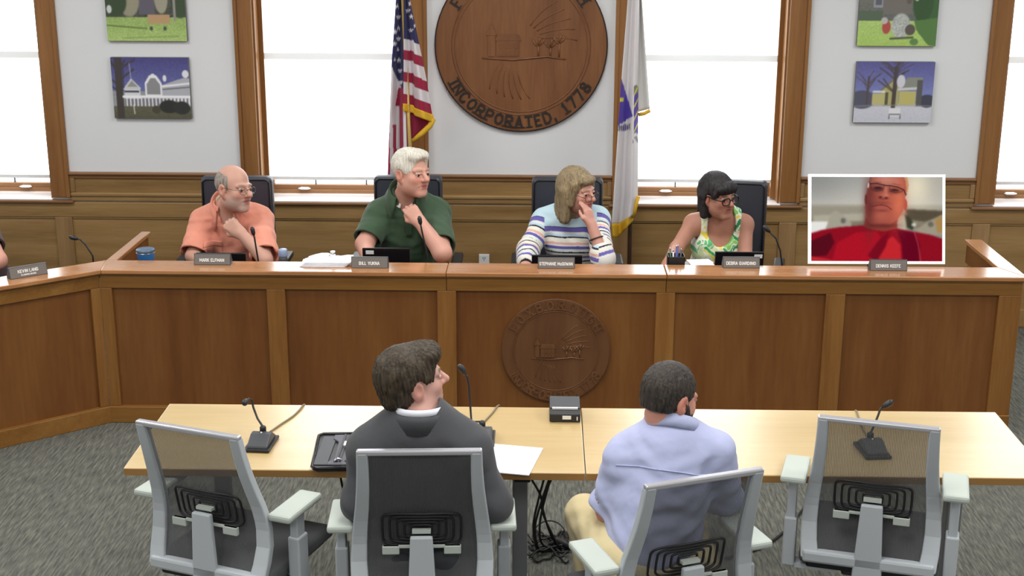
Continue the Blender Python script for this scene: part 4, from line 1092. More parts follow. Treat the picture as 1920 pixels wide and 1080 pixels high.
# ------------------------------------------------------------------ desk things of the council
def name_plate(px, py, txt, label, rz=0.0, Y=None, sub=None, wd=.187):
    p = atz(px, py, LZ)
    t = thing('name_plate', (p[0], p[1], LZ), label, 'name plate', 'name plates on the ledge', rz)
    G('wedge', MB().prism([(0, 0), (.052, 0), (.052, .012), (.022, .056), (.014, .056)], -wd / 2, wd / 2, 'x'), M['dark_grey'], t, local=True)
    th = math.atan2(.014, .056)
    Mt = rotx(-th)
    G('face', MB().box(-wd / 2 + .003, wd / 2 - .003, -.0015, .0005, .003, .055, M=Mt), M['plate'], t, local=True)
    h = .0145 if not sub else .014
    g = text_line(txt, h, .0032, .001)
    L = max(v[0] for v in g.v) * 2
    k = min(1.0, (wd - .02) / L)
    V = np.array(g.v); V[:, 0] *= k
    g.v = ((V + (0, -.0016, .018 if not sub else .026)) @ Mt.T).tolist()
    G('lettering', g, M['plate_letter'], t, local=True)
    if sub:
        s = text_line(sub, .007, .0016, .001); V = np.array(s.v)
        s.v = ((V + (0, -.0016, .011)) @ Mt.T).tolist(); G('small_lettering', s, M['plate_letter'], t, local=True)
    return t
name_plate(398, 497, 'MARK ELFMAN', 'grey name plate before the man in the salmon shirt')
name_plate(693, 503, 'BILL YUKNA', 'grey name plate before the man in the green shirt')
name_plate(1043, 504, 'STEPHANIE McGOWAN', 'grey name plate before the woman in the striped sweater')
name_plate(1390, 503, 'DEBRA GIARDINO', 'grey name plate before the woman in the floral top')
name_plate(1666, 508, 'DENNIS KEEFE', 'grey name plate in front of the added video screen')
wr_ = math.atan2(-dv[1], -dv[0])
name_plate(55, 519, 'KEVIN LANG', 'grey name plate on the angled left wing of the bench', wr_, sub='PLANNING BOARD')

def laptop(px0, px1, ptop, label, Y=6.98, sticker=None, rz=0.0):
    a, b = at(px0, ptop, Y), at(px1, ptop, Y); w = b[0] - a[0]; hz = a[2] - DZ
    t = thing('laptop', ((a[0] + b[0]) / 2, Y, DZ), label, 'laptop', 'black laptops of the council', rz)
    G('base', MB().cbox(-w / 2, w / 2, .0, .17, .001, .014, .004), M['black'], t, local=True)
    G('lid', MB().cbox(-w / 2, w / 2, -.004, .006, .004, hz / math.cos(.12), .004, M=rotx(.12), o=(0, .004 + hz * .12, 0)), M['black_gloss'], t, local=True)
    if sticker is not None:
        G('sticker', MB().box(sticker - .021, sticker + .021, -.0055, -.004, hz - .032, hz - .012, M=rotx(.12), o=(0, .004 + hz * .12, 0)), M['white'], t, local=True)
    return t
laptop(367, 460, 474, 'black laptop on the bench before the salmon-shirted man')
laptop(679, 768, 465, 'black laptop with white tag before the green-shirted man', sticker=-.085)
laptop(997, 1092, 478, 'black laptop on the bench before the striped-sweater woman')
laptop(1341, 1433, 472, 'black laptop with white tag before the floral-top woman', sticker=.098)

def desk_mic(path, label, Y, base=True):
    """slim gooseneck microphone; path runs from the desk up to the head"""
    pts = [at(x, y, Y + (0 if not hasattr(Y, '__len__') else 0)) for x, y in path]
    f = pts[0].copy(); f[2] = DZ
    t = thing('gooseneck_microphone', f, label, 'microphone', 'gooseneck microphones on the bench')
    G('foot', MB().lathe([(.045, 0), (.045, .01), (.03, .022), (.008, .03)], 18, o=f), M['black'], t)
    full = [f + (0, 0, .02)] + pts
    G('stem', MB().tube(full, .0045, 8), M['black'], t)
    d = unit(pts[-1] - pts[-2])
    G('capsule', MB().tube([pts[-1] - d * .012, pts[-1], pts[-1] + d * .022, pts[-1] + d * .034], [.006, .011, .012, .006], 12), M['black'], t)
    return t
desk_mic([(182 - 8, 480), (160, 458), (150, 449), (142, 447)], 'slim gooseneck microphone at the left bend of the bench', 7.0)
desk_mic([(484, 487), (481, 470), (477, 445), (475, 437)], 'slim gooseneck microphone before the salmon-shirted man', 7.02)
desk_mic([(802, 487), (797, 460), (790, 428), (788, 417)], 'slim gooseneck microphone before the green-shirted man', 7.02)
desk_mic([(1466, 496), (1463, 470), (1455, 447), (1440, 432)], 'slim gooseneck microphone left of the added video screen', 7.02)

p = at(274, 487, 6.98)
tm = thing('tumbler', (p[0], 6.98, DZ), 'blue insulated tumbler with clear lid at left end', 'tumbler')
ht = at(274, 466, 6.98)[2] - DZ
M['blue_metal'] = mat('blue_tumbler', S(60, 130, 200), 0.3, metal=0.3)
M['clear_lid'] = mat('grey_clear_lid', S(88, 108, 130), 0.2)
G('cup', MB().lathe([(.034, 0), (.046, ht - .024), (.046, ht - .02), (.04, ht - .02)], 24), M['blue_metal'], tm, local=True)
G('lid', MB().lathe([(.0475, ht - .02), (.0485, ht - .004), (.044, ht), (.02, ht)], 24), M['clear_lid'], tm, local=True)
G('rim', MB().tube([(.047 * math.cos(a), .047 * math.sin(a), ht - .02) for a in np.linspace(0, 2 * PI, 24, endpoint=False)], .002, 5, closed=True), M['chrome'], tm, local=True)
p = at(531, 487, 7.05); hb = at(531, 467, 7.05)[2] - DZ
bt = thing('water_bottle', (p[0], 7.05, DZ), 'small pale blue capped bottle beside the salmon-shirted man', 'bottle')
M['pale_blue'] = mat('pale_blue_plastic', S(148, 164, 196), 0.3)
G('bottle_body', MB().lathe([(.02, 0), (.024, .004), (.024, hb - .05), (.02, hb - .04)], 20), M['dark_grey'], bt, local=True)
G('cap', MB().lathe([(.022, hb - .04), (.0235, hb - .036), (.0235, hb - .006), (.02, hb)], 20), M['pale_blue'], bt, local=True)

# papers on the ledge with a small clip
p = atz(608, 494, LZ)
pp = thing('paper_stack', (p[0], p[1], LZ), 'loose white papers on the ledge left of the green-shirted man', 'papers')
for k in range(5):
    rg = random.Random(k); P = np.zeros((6, 8, 3))
    for i in range(6):
        for j in range(8):
            u, v = j / 7 - .5, i / 5 - .5
            P[i, j] = (u * .235 + rg.uniform(-.002, .002) + .006 * k, v * .145 + .004 * k, .002 + .004 * k + (.014 * math.exp(-((u + .05) * 5) ** 2) + .006 * math.sin(u * 9 + k)) * (0.3 + k * .22) * (v + .55))
    P[..., 2] = np.maximum(P[..., 2], .001 + .003 * k)
    s = G('sheet', MB().grid(P), M['paper'], pp, local=True); s.modifiers.new('thickness', 'SOLIDIFY').thickness = .0008
cp = thing('paper_clip', (p[0] + .04, p[1] + .035, LZ + .035), 'small white clip lying on the loose papers', 'clip')
G('handle', MB().lathe([(.003, 0), (.004, .012), (.013, .014), (.013, .022), (.002, .024)], 14), M['white'], cp, local=True)
G('jaw', MB().tube([(-.02, 0, -.003), (-.01, 0, .004), (.01, 0, .004), (.02, 0, -.003)], .003, 6), M['chrome'], cp, local=True)

# pen cup
p = at(1267, 490, 6.93); hc = at(1267, 478, 6.93)[2] - DZ
pc_ = thing('pen_cup', (p[0], 6.93, DZ), 'square black pen cup on the bench beside the floral-top woman', 'pen cup')
w = .043
G('cup_wall', MB().box(-w, w, -w, -w + .003, 0, hc).box(-w, w, w - .003, w, 0, hc).box(-w, -w + .003, -w, w, 0, hc).box(w - .003, w, -w, w, 0, hc).box(-w, w, -w, w, 0, .004), M['black'], pc_, local=True)
M['pen_blue'] = mat('blue_pen', S(70, 80, 140), 0.35); M['pen_green'] = mat('green_pen', S(60, 100, 74), 0.4)
for k, (dx, dy, mm, hh) in enumerate(((-.028, .0, 'pen_green', .035), (-.012, .01, 'white', .02), (.0, -.01, 'pen_blue', .05), (.01, .012, 'pen_blue', .045), (.024, .0, 'dark_grey', .03))):
    pn = thing('pen', (p[0] + dx * .6, 6.93 + dy * .6, DZ + .005), ['green capped pen standing in the square cup', 'white capped pen standing in the square cup', 'tall blue pen standing in the square cup', 'blue pen leaning back in the square cup', 'grey marker standing in the square cup'][k], 'pen', 'pens in the square cup')
    G('barrel', MB().tube([(0, 0, 0), (dx * .5, dy * .8, hc + hh - .012)], .0042, 8), M[mm], pn, local=True)
    G('pen_tip', MB().tube([(dx * .5, dy * .8, hc + hh - .012), (dx * .52, dy * .83, hc + hh)], [.004, .0015], 8), M['chrome'], pn, local=True)
nb = thing('note_paper', (at(1318, 492, 6.88)[0], 6.93, DZ), 'white note papers between pen cup and laptop', 'papers')
for k in range(3): G('sheet', MB().box(-.06, .06, -.05, .09, .104 + k * .005, .107 + k * .005, M=rotz(.12 * k - .1)) , M['paper'], nb, local=True)
G('pad', MB().box(-.055, .055, -.045, .085, 0, .104), M['paper'], nb, local=True)

# ------------------------------------------------------------------ things on the pale tables
TZ = 0.735
def table_mic(c, rz, path, label, led):
    t = thing('table_microphone', (c[0], c[1], TZ), label, 'microphone', 'gooseneck microphones on the tables', rz)
    G('base_plate', MB().cbox(-.048, .048, -.075, .075, .001, .012, .004), M['black'], t, local=True)
    G('base_body', MB().prism([(-.065, .011), (.07, .011), (.055, .024), (.02, .046), (-.005, .046), (-.06, .02)], -.038, .038, 'x'), M['dark_grey'], t, local=True, bevel=.006)
    G('collar', MB().lathe([(.012, .04), (.012, .058), (.007, .064)], 14, o=(0, .03, 0)), M['black'], t, local=True)
    G('indicator', MB().sphere((0, .005, .046), .004, 6), M['white'], t, local=True)
    R_ = rotz(rz); b0 = np.array([c[0], c[1], TZ]) + R_ @ np.array([0, .03, .06])
    pts = [b0] + path
    G('stem', MB().tube(pts, .0042, 8), M['black'], t)
    d = unit(pts[-1] - pts[-2])
    G('capsule', MB().tube([pts[-1] - d * .005, pts[-1] + d * .008, pts[-1] + d * .03, pts[-1] + d * .042], [.005, .011, .012, .006], 12), M['black'], t)
    return t
table_mic((-1.005, 4.665), rd(-4), [at(483, 785, 4.76), at(475, 764, 4.78), at(472, 750, 4.79), at(466, 748, 4.77), at(463, 751, 4.75)], 'black gooseneck table microphone next to the leftmost mesh chair', 0)
table_mic((-.205, 4.735), rd(0), [at(884, 790, 4.78), at(881, 750, 4.80), at(879, 722, 4.81), at(876, 707, 4.81), at(872, 701, 4.81)], 'tall gooseneck microphone half hidden by the suited man', 0)
table_mic((1.207, 4.665), rd(6), [at(1638, 800, 4.78), at(1646, 780, 4.80), at(1651, 766, 4.81), at(1656, 763, 4.81)], 'gooseneck table microphone seen through the mesh of the right empty chair', 0)

def cord(name, pts, r, m, label, cat='cord', n=8, sub=4, group=None):
    """smooth cable through points"""
    pts = [np.asarray(p, float) for p in pts]; out = []
    for i in range(len(pts) - 1):
        p0, p1, p2, p3 = pts[max(i - 1, 0)], pts[i], pts[i + 1], pts[min(i + 2, len(pts) - 1)]
        for k in range(sub):
            t = k / sub
            out.append(.5 * ((2 * p1) + (-p0 + p2) * t + (2 * p0 - 5 * p1 + 4 * p2 - p3) * t * t + (-p0 + 3 * p1 - 3 * p2 + p3) * t ** 3))
    out.append(pts[-1])
    return tag(G(name, MB().tube(out, r, n), m), label, cat, group)
q = lambda x, y, dz=.004: atz(x, y, TZ) + (0, 0, dz)
cord('microphone_cable', [q(507, 811), q(527, 797), q(548, 783), q(561, 771), q(569, 761), atz(572, 757, TZ) + (0, .012, -.02), atz(572, 757, TZ) + (0, .02, -.10)], .0035, M['cable_grey'], 'thin grey cable curving from the left table microphone to the table edge', group='microphone cables on the tables')
cord('microphone_cable', [q(896, 805), q(912, 788), q(924, 775), q(932, 764), atz(937, 758, TZ) + (0, .022, -.02), atz(937, 758, TZ) + (0, .03, -.10)], .0035, M['cable_grey'], 'thin grey cable behind the suited man leading to the table edge', group='microphone cables on the tables')
cord('microphone_cable', [q(1222, 795), q(1215, 782), q(1211, 773), atz(1209, 767, TZ) + (0, .02, -.02), atz(1209, 767, TZ) + (0, .03, -.1)], .003, M['cable_grey'], 'thin grey cable beside the head of the blue-shirted man', group='microphone cables on the tables')
cord('microphone_cable', [q(1628, 822), q(1618, 806), q(1610, 785), q(1606, 773), atz(1605, 768, TZ) + (0, .02, -.02), atz(1605, 768, TZ) + (0, .03, -.1)], .0035, M['cable_grey'], 'thin grey cable behind the right table microphone', group='microphone cables on the tables')

# portfolio with gear
pf = thing('zip_portfolio', (-.66, 4.59, TZ), 'open black zip case with gear left of the suited man', 'case')
cs = [(-.805, 4.727), (-.79, 4.745), (-.52, 4.76), (-.50, 4.74), (-.50, 4.47), (-.52, 4.452), (-.765, 4.43), (-.785, 4.445)]
G('cover', MB().prism(cs[::-1], TZ, TZ + .012), M['black'], pf, bevel=.004)
rim = [(x, y, TZ + .014) for x, y in cs]
G('zip_rim', MB().tube(rim, .006, 6, closed=True), M['black_gloss'], pf)
M['slate'] = mat('slate_pocket', S(92, 92, 100), 0.6); M['panel_grey'] = mat('grey_device_face', S(96, 102, 102), 0.5, bump=.3, bscale=900)
G('pocket', MB().cbox(-.785, -.735, 4.46, 4.72, TZ + .011, TZ + .016, .002), M['dark_grey'], pf)
G('clipboard', MB().prism([(-.745, 4.725), (-.53, 4.738), (-.53, 4.46), (-.735, 4.455), (-.735, 4.48), (-.715, 4.50), (-.722, 4.66), (-.745, 4.69)][::-1], TZ + .012, TZ + .02), M['slate'], pf, bevel=.003)
G('elastic_loop', MB().box(-.708, -.70, 4.475, 4.72, TZ + .019, TZ + .024).box(-.695, -.69, 4.475, 4.72, TZ + .019, TZ + .023), M['black'], pf)
G('calculator', MB().cbox(-.68, -.54, 4.56, 4.715, TZ + .018, TZ + .03, .004), M['panel_grey'], pf)
G('device', MB().cbox(-.675, -.60, 4.475, 4.56, TZ + .018, TZ + .028, .004), M['panel_grey'], pf)
G('clip', MB().tube([(-.712, 4.47, TZ + .024), (-.70, 4.482, TZ + .03), (-.685, 4.478, TZ + .026)], .004, 6), M['chrome'], pf)
for (x, y, a), lb in (((-.682, 4.610, .0), 'small white card lying in the open black case, upper of two'), ((-.642, 4.552, -.25), 'small white card lying in the open black case, lower of two')):
    o = G('white_card', MB().box(-.013, .013, -.018, .018, 0, .004, M=rotz(a), o=(x, y, TZ + .031)), M['paper']); tag(o, lb, 'card')
sh = [(-.20, 4.712), (-.185, 4.70), (.022, 4.657), (-.028, 4.416), (-.145, 4.43), (-.19, 4.60)]
wp = G('paper_sheet', MB().prism([(-.205, 4.70), (.020, 4.657), (-.029, 4.417), (-.255, 4.46)][::-1], TZ + .001, TZ + .004), M['paper'])
tag(wp, 'white sheet of paper on the table right of the suited man', 'paper')
lg_ = G('dark_folder', MB().prism([(-.33, 4.75), (-.188, 4.79), (-.20, 4.74), (-.215, 4.71), (-.33, 4.66)][::-1], TZ + .0005, TZ + .012), M['black'])
tag(lg_, 'dark folder edge beside the shoulder of the suited man', 'folder')

bx = thing('conference_unit', (.103, 4.98, TZ), 'small black conference unit with white tag at the table joint', 'audio unit')
zt = .05
G('body', MB().prism([(4.915, TZ + .002), (5.055, TZ + .002), (5.055, TZ + .052), (4.955, TZ + .040), (4.915, TZ + .034)], .044, .162, 'x'), M['black'], bx, bevel=.004)
G('top_plate', MB().prism([(4.957, TZ + .041), (5.053, TZ + .0525), (5.053, TZ + .055), (4.957, TZ + .0445)], .046, .160, 'x'), M['dark_grey'], bx)
G('light_strip', MB().box(.054, .152, 4.949, 4.958, TZ + .040, TZ + .047), M['white'], bx)
G('tag', MB().box(.093, .126, 4.9125, 4.916, TZ + .014, TZ + .028), M['white'], bx)
G('button', MB().box(.147, .151, 4.9125, 4.916, TZ + .010, TZ + .024), M['white'], bx)

# ------------------------------------------------------------------ cables below the tables
rg = random.Random(5)
cb = thing('cable_bundle', (.0, 5.1, 0), 'tangle of black cables hanging to the carpet between the two men', 'cables')
def fl_(x, y, z=.008): return atz(x, y, 0) + (0, 0, z)
def hang(p, zt=.70, y=4.9): return None
paths = [[(1020, 898, .66), (1010, 935, .45), (1000, 985, .2), (1006, 1025, .02), (1022, 1044, .012), (1042, 1046, .012)],
         [(1030, 898, .66), (1014, 945, .42), (1003, 990, .18), (1010, 1030, .02), (1030, 1038, .012), (1054, 1032, .012)],
         [(1034, 898, .66), (1016, 940, .4), (1019, 965, .3), (1032, 995, .12), (1050, 1028, .014), (1065, 1036, .012)],
         [(1032, 898, .66), (1018, 950, .4), (1012, 985, .22), (1014, 1015, .06), (1028, 1026, .012), (1055, 1022, .02)],
         [(996, 898, .66), (1013, 928, .5), (1018, 955, .36), (1028, 990, .15), (1042, 1018, .02), (1062, 1034, .012)]]
for pth in paths:
    P = [at(x, y, np.interp(z, (0, .7), (5.30, 4.95))) for x, y, z in pth]
    for p in P: p[2] = max(p[2], .008)
    out = []
    for i in range(len(P) - 1):
        p0, p1, p2, p3 = P[max(i - 1, 0)], P[i], P[i + 1], P[min(i + 2, len(P) - 1)]
        for k in range(5):
            t = k / 5; out.append(.5 * ((2 * p1) + (-p0 + p2) * t + (2 * p0 - 5 * p1 + 4 * p2 - p3) * t * t + (-p0 + 3 * p1 - 3 * p2 + p3) * t ** 3))
    out.append(P[-1])
    for p in out: p[2] = max(p[2], .006)
    G('cable', MB().tube(out, .0048, 7), M['cable'], cb)
for k in range(11):
    y0 = 1005 + k * 4.2 + rg.uniform(-2, 2); pts = []
    a = rg.uniform(0, 6); x0, x1 = (988 + rg.uniform(0, 16), 1066)
    for i in range(15):
        f = i / 14; pts.append(fl_(x0 + (x1 - x0) * f, y0 + 7 * math.sin(f * (7 + k % 4) + a) + 4 * math.sin(f * 17 + a), .007 + .004 * (k % 5)))
    G('cable', MB().tube(pts, .0042, 6), M['cable'], cb)
G('cable', MB().tube([fl_(1030 + 32 * math.cos(a), 1022 + 34 * math.sin(a), .03) for a in np.linspace(-3.3, .3, 22)], .0035, 6), M['cable'], cb)
G('cable_sleeve', MB().tube([fl_(1030, 1030, .02), fl_(1045, 1025, .03), fl_(1058, 1030, .025), fl_(1070, 1036, .02)], [.008, .018, .018, .012], 8), M['cable'], cb)
cord('floor_cord', [fl_(1520, 940), fl_(1500, 965), fl_(1478, 992), fl_(1450, 1016), fl_(1425, 1030), fl_(1395, 1040), fl_(1360, 1050)], .0055, M['cable'], 'black cord curving over the carpet between the two right chairs')
cord('hanging_cord', [np.array((-.70, 4.52, .70)), np.array((-.69, 4.53, .62)), np.array((-.655, 4.54, .55)), np.array((-.62, 4.56, .46)), np.array((-.58, 4.6, .35)), np.array((-.55, 4.65, .2)), np.array((-.53, 4.7, .008))], .004, M['cable'], 'thin black cord hanging from the table left of the suited man')
# ------------------------------------------------------------------ people
def skin_mat():
    m = mat('skin', (1, 1, 1, 1), 0.5, vcol=True, spec=0.35, bump=0.05, bscale=260)
    b = m.node_tree.nodes['Principled BSDF']
    b.inputs['Subsurface Weight'].default_value = 0.08
    b.inputs['Subsurface Radius'].default_value = (0.012, 0.005, 0.003)
    return m
M['skin'] = skin_mat()
M['eye'] = mat('eye', (1, 1, 1, 1), 0.15, vcol=True)
M['lens'] = M['glass']
M['frame_black'] = mat('black_glasses_frame', S(22, 20, 22), 0.3)
M['frame_wire'] = mat('thin_wire_frame', S(96, 88, 84), 0.3, metal=0.8)
M['frame_brown'] = mat('brown_glasses_frame', S(70, 46, 44), 0.3)

def head_frame(face_deg, pitch=0.0, roll=0.0, back=False):
    a = rd(-face_deg) if back else PI + rd(face_deg)
    return rotz(a) @ rotx(rd(pitch)) @ roty(rd(roll))

def add_head(F, C, Rm, s, nose=1.0, jaw=1.0, mouth_open=0.0, brow=1.0):
    T = lambda x, y, z: C + Rm @ (np.array([x, y, z]) * s)
    e = lambda c, r, k=.02, op='u': F.ell(T(*c), np.array(r) * s, Rm, k, op)
    r_ = lambda a, b, ra, rb, k=.015, op='u': F.rc(T(*a), T(*b), ra * s, rb * s, k, op)
    e((0, -.014, .036), (.076, .097, .086))
    e((0, .034, -.038), (.060 * jaw, .062, .082), .03)
    e((0, .010, -.060), (.062 * jaw, .062, .055), .03)
    r_((-.010, .070, -.103), (.010, .070, -.103), .020 * jaw, .020 * jaw, .022)
    for x in (-1, 1):
        e((x * .037, .060, -.026), (.024, .024, .022), .02)
        r_((x * .012, .0905, .023), (x * .046, .076, .020), .0092 * brow, .0085 * brow, .012)
        e((x * .0775, -.012, -.006), (.011, .024, .036), .008)
        e((x * .090, -.006, -.002), (.010, .013, .021), .004, 's')
        e((x * .066, -.006, -.038), (.012, .016, .016), .01)
    for x in (-1, 1):
        e((x * .032, .100, -.002), (.019, .016, .0125), .010, 's')
    r_((0, .090, .012), (0, .117 * (1 + .05 * (nose - 1)), -.027), .0085, .0130 * nose, .011)
    for x in (-1, 1): r_((x * .011, .102, -.031), (x * .012, .094, -.031), .0085 * nose, .008, .006)
    for x in (-1, 1): r_((x * .0055, .104, -.0405), (x * .0055, .1, -.036), .0035, .003, .003, 's')
    r_((-.023, .080, -.0585), (.023, .080, -.0585), .0082, .0082, .009); r_((-.008, .0875, -.0575), (.008, .0875, -.0575), .0062, .0062, .008)
    r_((-.016, .0825, -.0715), (.016, .0825, -.0715), .0092, .0092, .009)
    for x in (-1, 1): r_((0, .0945, -.0645), (x * .025, .0850, -.0660), .0028 + mouth_open, .0024, .003, 's')
    for x in (-1, 1):      # upper and lower lids
        r_((x * .018, .0905, .0058), (x * .045, .084, .0045), .0055, .005, .004)
        r_((x * .020, .0885, -.0085), (x * .044, .082, -.0075), .0045, .004, .004)
    return T

def add_hand(F, w, d, back, side, curl=(40, 40, 40, 40), thumb=0.5, s=1.0):
    """palm, four fingers of their own length bent at three joints, thumb off the side"""
    y = unit(d); z = unit(back - y * np.dot(back, y)); x = np.cross(y, z) * side
    P = lambda a, b, c: w + (x * a + y * b + z * c) * s
    kx = (.031, .0105, -.010, -.029); ky = (.083, .088, .084, .076); L = (.070, .078, .072, .057)
    for i in range(4):
        k = P(kx[i], ky[i], 0)
        F.rc(P(kx[i] * .55, .0, 0), k, .0165 * s, .0125 * s, .014)
        an = 0.0; p = k
        for j, (f, r0, r1) in enumerate(((.46, .0102, .0092), (.30, .0092, .0085), (.24, .0085, .0072))):
            an += rd(curl[i]) * (0.9, 1.1, 0.7)[j]
            n = p + (y * math.cos(an) - z * math.sin(an) + x * kx[i] * .8 * (1 - an / 3)) * L[i] * f * s
            F.rc(p, n, r0 * s, r1 * s, .004); p = n
    F.ell(P(0, .045, -.006), (.034 * s, .040 * s, .014 * s), np.stack([x, y, z], 1), .012)
    t0 = P(.024, .018, -.008); t1 = P(.050, .048, -.014); t2 = P(.050 - .012 * thumb, .080, -.020 - .022 * thumb); t3 = P(.044 - .024 * thumb, .100, -.026 - .030 * thumb)
    F.rc(t0, t1, .0165 * s, .0125 * s, .014); F.rc(t1, t2, .0120 * s, .0105 * s, .005); F.rc(t2, t3, .0105 * s, .008 * s, .004)

def spine_frame(J):
    tz = unit(J['nb'] - J['pel']); sx = unit(J['shB'] - J['shA']); sx = unit(sx - tz * np.dot(sx, tz)); ty = np.cross(tz, sx)
    return np.stack([sx, ty, tz], 1)

def add_torso(F, J, b=1.0, inf=0.0, belly=1.0, bust=0.0, shr=.055, front=-1):
    R = spine_frame(J); pel, nb = J['pel'], J['nb']
    q = lambda t, y=0.0, x=0.0: pel + (nb - pel) * t + R[:, 1] * y * front + R[:, 0] * x
    w = np.linalg.norm(J['shB'] - J['shA'])
    bd = .5 + .5 * b
    F.ell(q(.70), (w * .40 * b + inf, .100 * bd + inf, .17 + inf), R, .05)
    F.ell(q(.36, .012), (w * .36 * b * belly + inf, .108 * bd * belly + inf, .17 + inf), R, .06)
    F.ell(q(.05), (w * .40 * b + inf, .125 * bd + inf, .14 + inf), R, .05)
    if bust:
        for x in (-1, 1): F.ell(q(.58, .070, x * w * .20), (.075 + inf, .065 + inf, .075 + inf), R, .05)
    mid = nb + (pel - nb) * .085
    for sh in ('shA', 'shB'):
        F.rc(J[sh], mid, shr + inf, .062 + inf, .05)
        F.rc(J[sh] + (nb - J[sh]) * .16, nb + R[:, 2] * J.get('trap', .030), shr * .72 + inf, .040 + inf, .05)
    return R

def arm_pts(J, k): return J['sh' + k], J['el' + k], J['wr' + k]

def curve_cols(V, base, seed=0, amt=.05):
    rg = np.random.RandomState(seed); n = np.zeros(len(V))
    for _ in range(5):
        d = rg.randn(3) * rg.uniform(20, 70); n += np.sin(V @ d + rg.uniform(0, 6))
    return np.array(lin(base))[None] * (1 + amt * n[:, None] / 2.2)

def make_person(J, H, skin, label, group=None, arms=(1, 1), brow=(110, 90, 80), stubble=None, lips=(176, 96, 92), b=1.0, belly=1.0, bust=0.0, hands=None, arm_r=(.047, .039, .030),
                head_k=None, res=.0045, legs=None, trouser=(60, 62, 70), shoe=(34, 30, 30), front=-1, beard=None, gaze=0.0, fhead=None, shr=.055, seat_gap=0.0):
    F = Field()
    R = add_torso(F, J, b, -.004, belly, bust, shr, front)
    C, Rm, s = H['C'], H['R'], H.get('s', 1.0)
    F.rc(J['nb'] - R[:, 2] * .03, C + Rm @ (np.array([0, -.026, -.060]) * s), .059 * s * H.get('neck', 1), .051 * s * H.get('neck', 1), .022)
    T = add_head(F, C, Rm, s, **(fhead or {}))
    for k in 'AB':
        a, e, w = arm_pts(J, k)
        F.rc(a, e, arm_r[0] * 1.06, arm_r[1], .03); F.rc(e, w, arm_r[1] * 1.03, arm_r[2], .02)
        if hands and hands.get(k): add_hand(F, w, *hands[k])
    V, Q = F.mesh(res); V = relax(V, Q, 1, .35)
    # colouring of the skin: lips, brows, flush, stubble
    c = curve_cols(V, skin, 3, .03); L = (V - C) @ Rm / s
    def zone(c0, r, col, al):
        d = np.sqrt((((L - np.array(c0)) / np.array(r)) ** 2).sum(1)); m = np.clip((1.25 - d) / .5, 0, 1)[:, None] * al
        return c * (1 - m) + lin(col)[None] * m
    fl2 = tuple(np.array(skin) * (1.0, .86, .84))
    for x in (-1, 1):
        c = zone((x * .038, .085, -.028), (.026, .03, .022), fl2, .55); c = zone((x * .080, -.012, -.005), (.014, .026, .036), fl2, .6)
    c = zone((0, .115, -.03), (.016, .02, .016), fl2, .6)
    if stubble: c = np.where((L[:, 2:3] < -.045) & (L[:, 1:2] > .0) & (L[:, 2:3] > -.15), c * .45 + lin(stubble)[None] * .55, c)
    if beard is not None:
        m = ((L[:, 2] < -.040 - .35 * np.clip(L[:, 1] - .06, 0, .05)) & (L[:, 1] > .008) & (L[:, 2] > -.16)) | ((L[:, 1] > .0) & (L[:, 1] < .03) & (L[:, 2] < .0) & (np.abs(L[:, 0]) > .05) & (L[:, 2] > -.16))
        c = np.where(m[:, None], lin(beard)[None], c)
    c = zone((0, .095, -.059), (.024, .016, .0065), lips, .8); c = zone((0, .096, -.071), (.020, .016, .007), lips, .8)
    for x in (-1, 1): c = zone((x * .033, .088, .0245), (.020, .02, .0058), brow, .85)
    root = link('person', V - np.array(J['base']), Q, M['skin'], None, True, local=True, cols=c)
    root.location = tuple(J['base'])
    tag(root, label, 'person', group)
    # eyes
    for x in (-1, 1):
        e = MB().sphere((0, 0, 0), .0128 * s, 12); Ve = np.array(e.v)
        g = unit(Rm @ np.array([math.sin(gaze), math.cos(gaze), 0])); dd = (Ve @ g) / (.0128 * s)
        col = np.tile(lin((196, 186, 180)), (len(Ve), 1)); col[dd > .74] = lin((70, 56, 48)); col[dd > .90] = lin((14, 12, 12))
        e.v = (Ve + T(x * .032, .0795, -.002)).tolist(); G('eye', e, M['eye'], root, cols=col)
    # trousers and shoes
    if legs:
        P = Field(); pel = J['pel']
        P.ell(pel - (0, 0, .02), (.185 * b, .14 * b, .112), None, .05)
        for hp, kn, an in legs:
            P.rc(hp, kn, .088 * b, .066, .05); P.rc(kn, an, .064, .046, .03)
        P.disp = folds(11, .003, 4)
        Vp, Qp = P.mesh(.010); link('trousers', Vp, Qp, trouser if not isinstance(trouser, tuple) else cloth_mat('trouser_cloth', S(*trouser)), root)
        fwd = unit(np.array([0, front, 0]))
        for hp, kn, an in legs:
            f = Field(); f.ell((an[0], an[1] + fwd[1] * .07, .042), (.047, .135, .040), None, .02); f.rc(an + (0, 0, .02), (an[0], an[1], .05), .048, .045, .02); f.plane((0, 0, .004), (0, 0, -1))
            Vs, Qs = f.mesh(.010); link('shoe', Vs, Qs, M['black'], root)
    return root, F, R, T

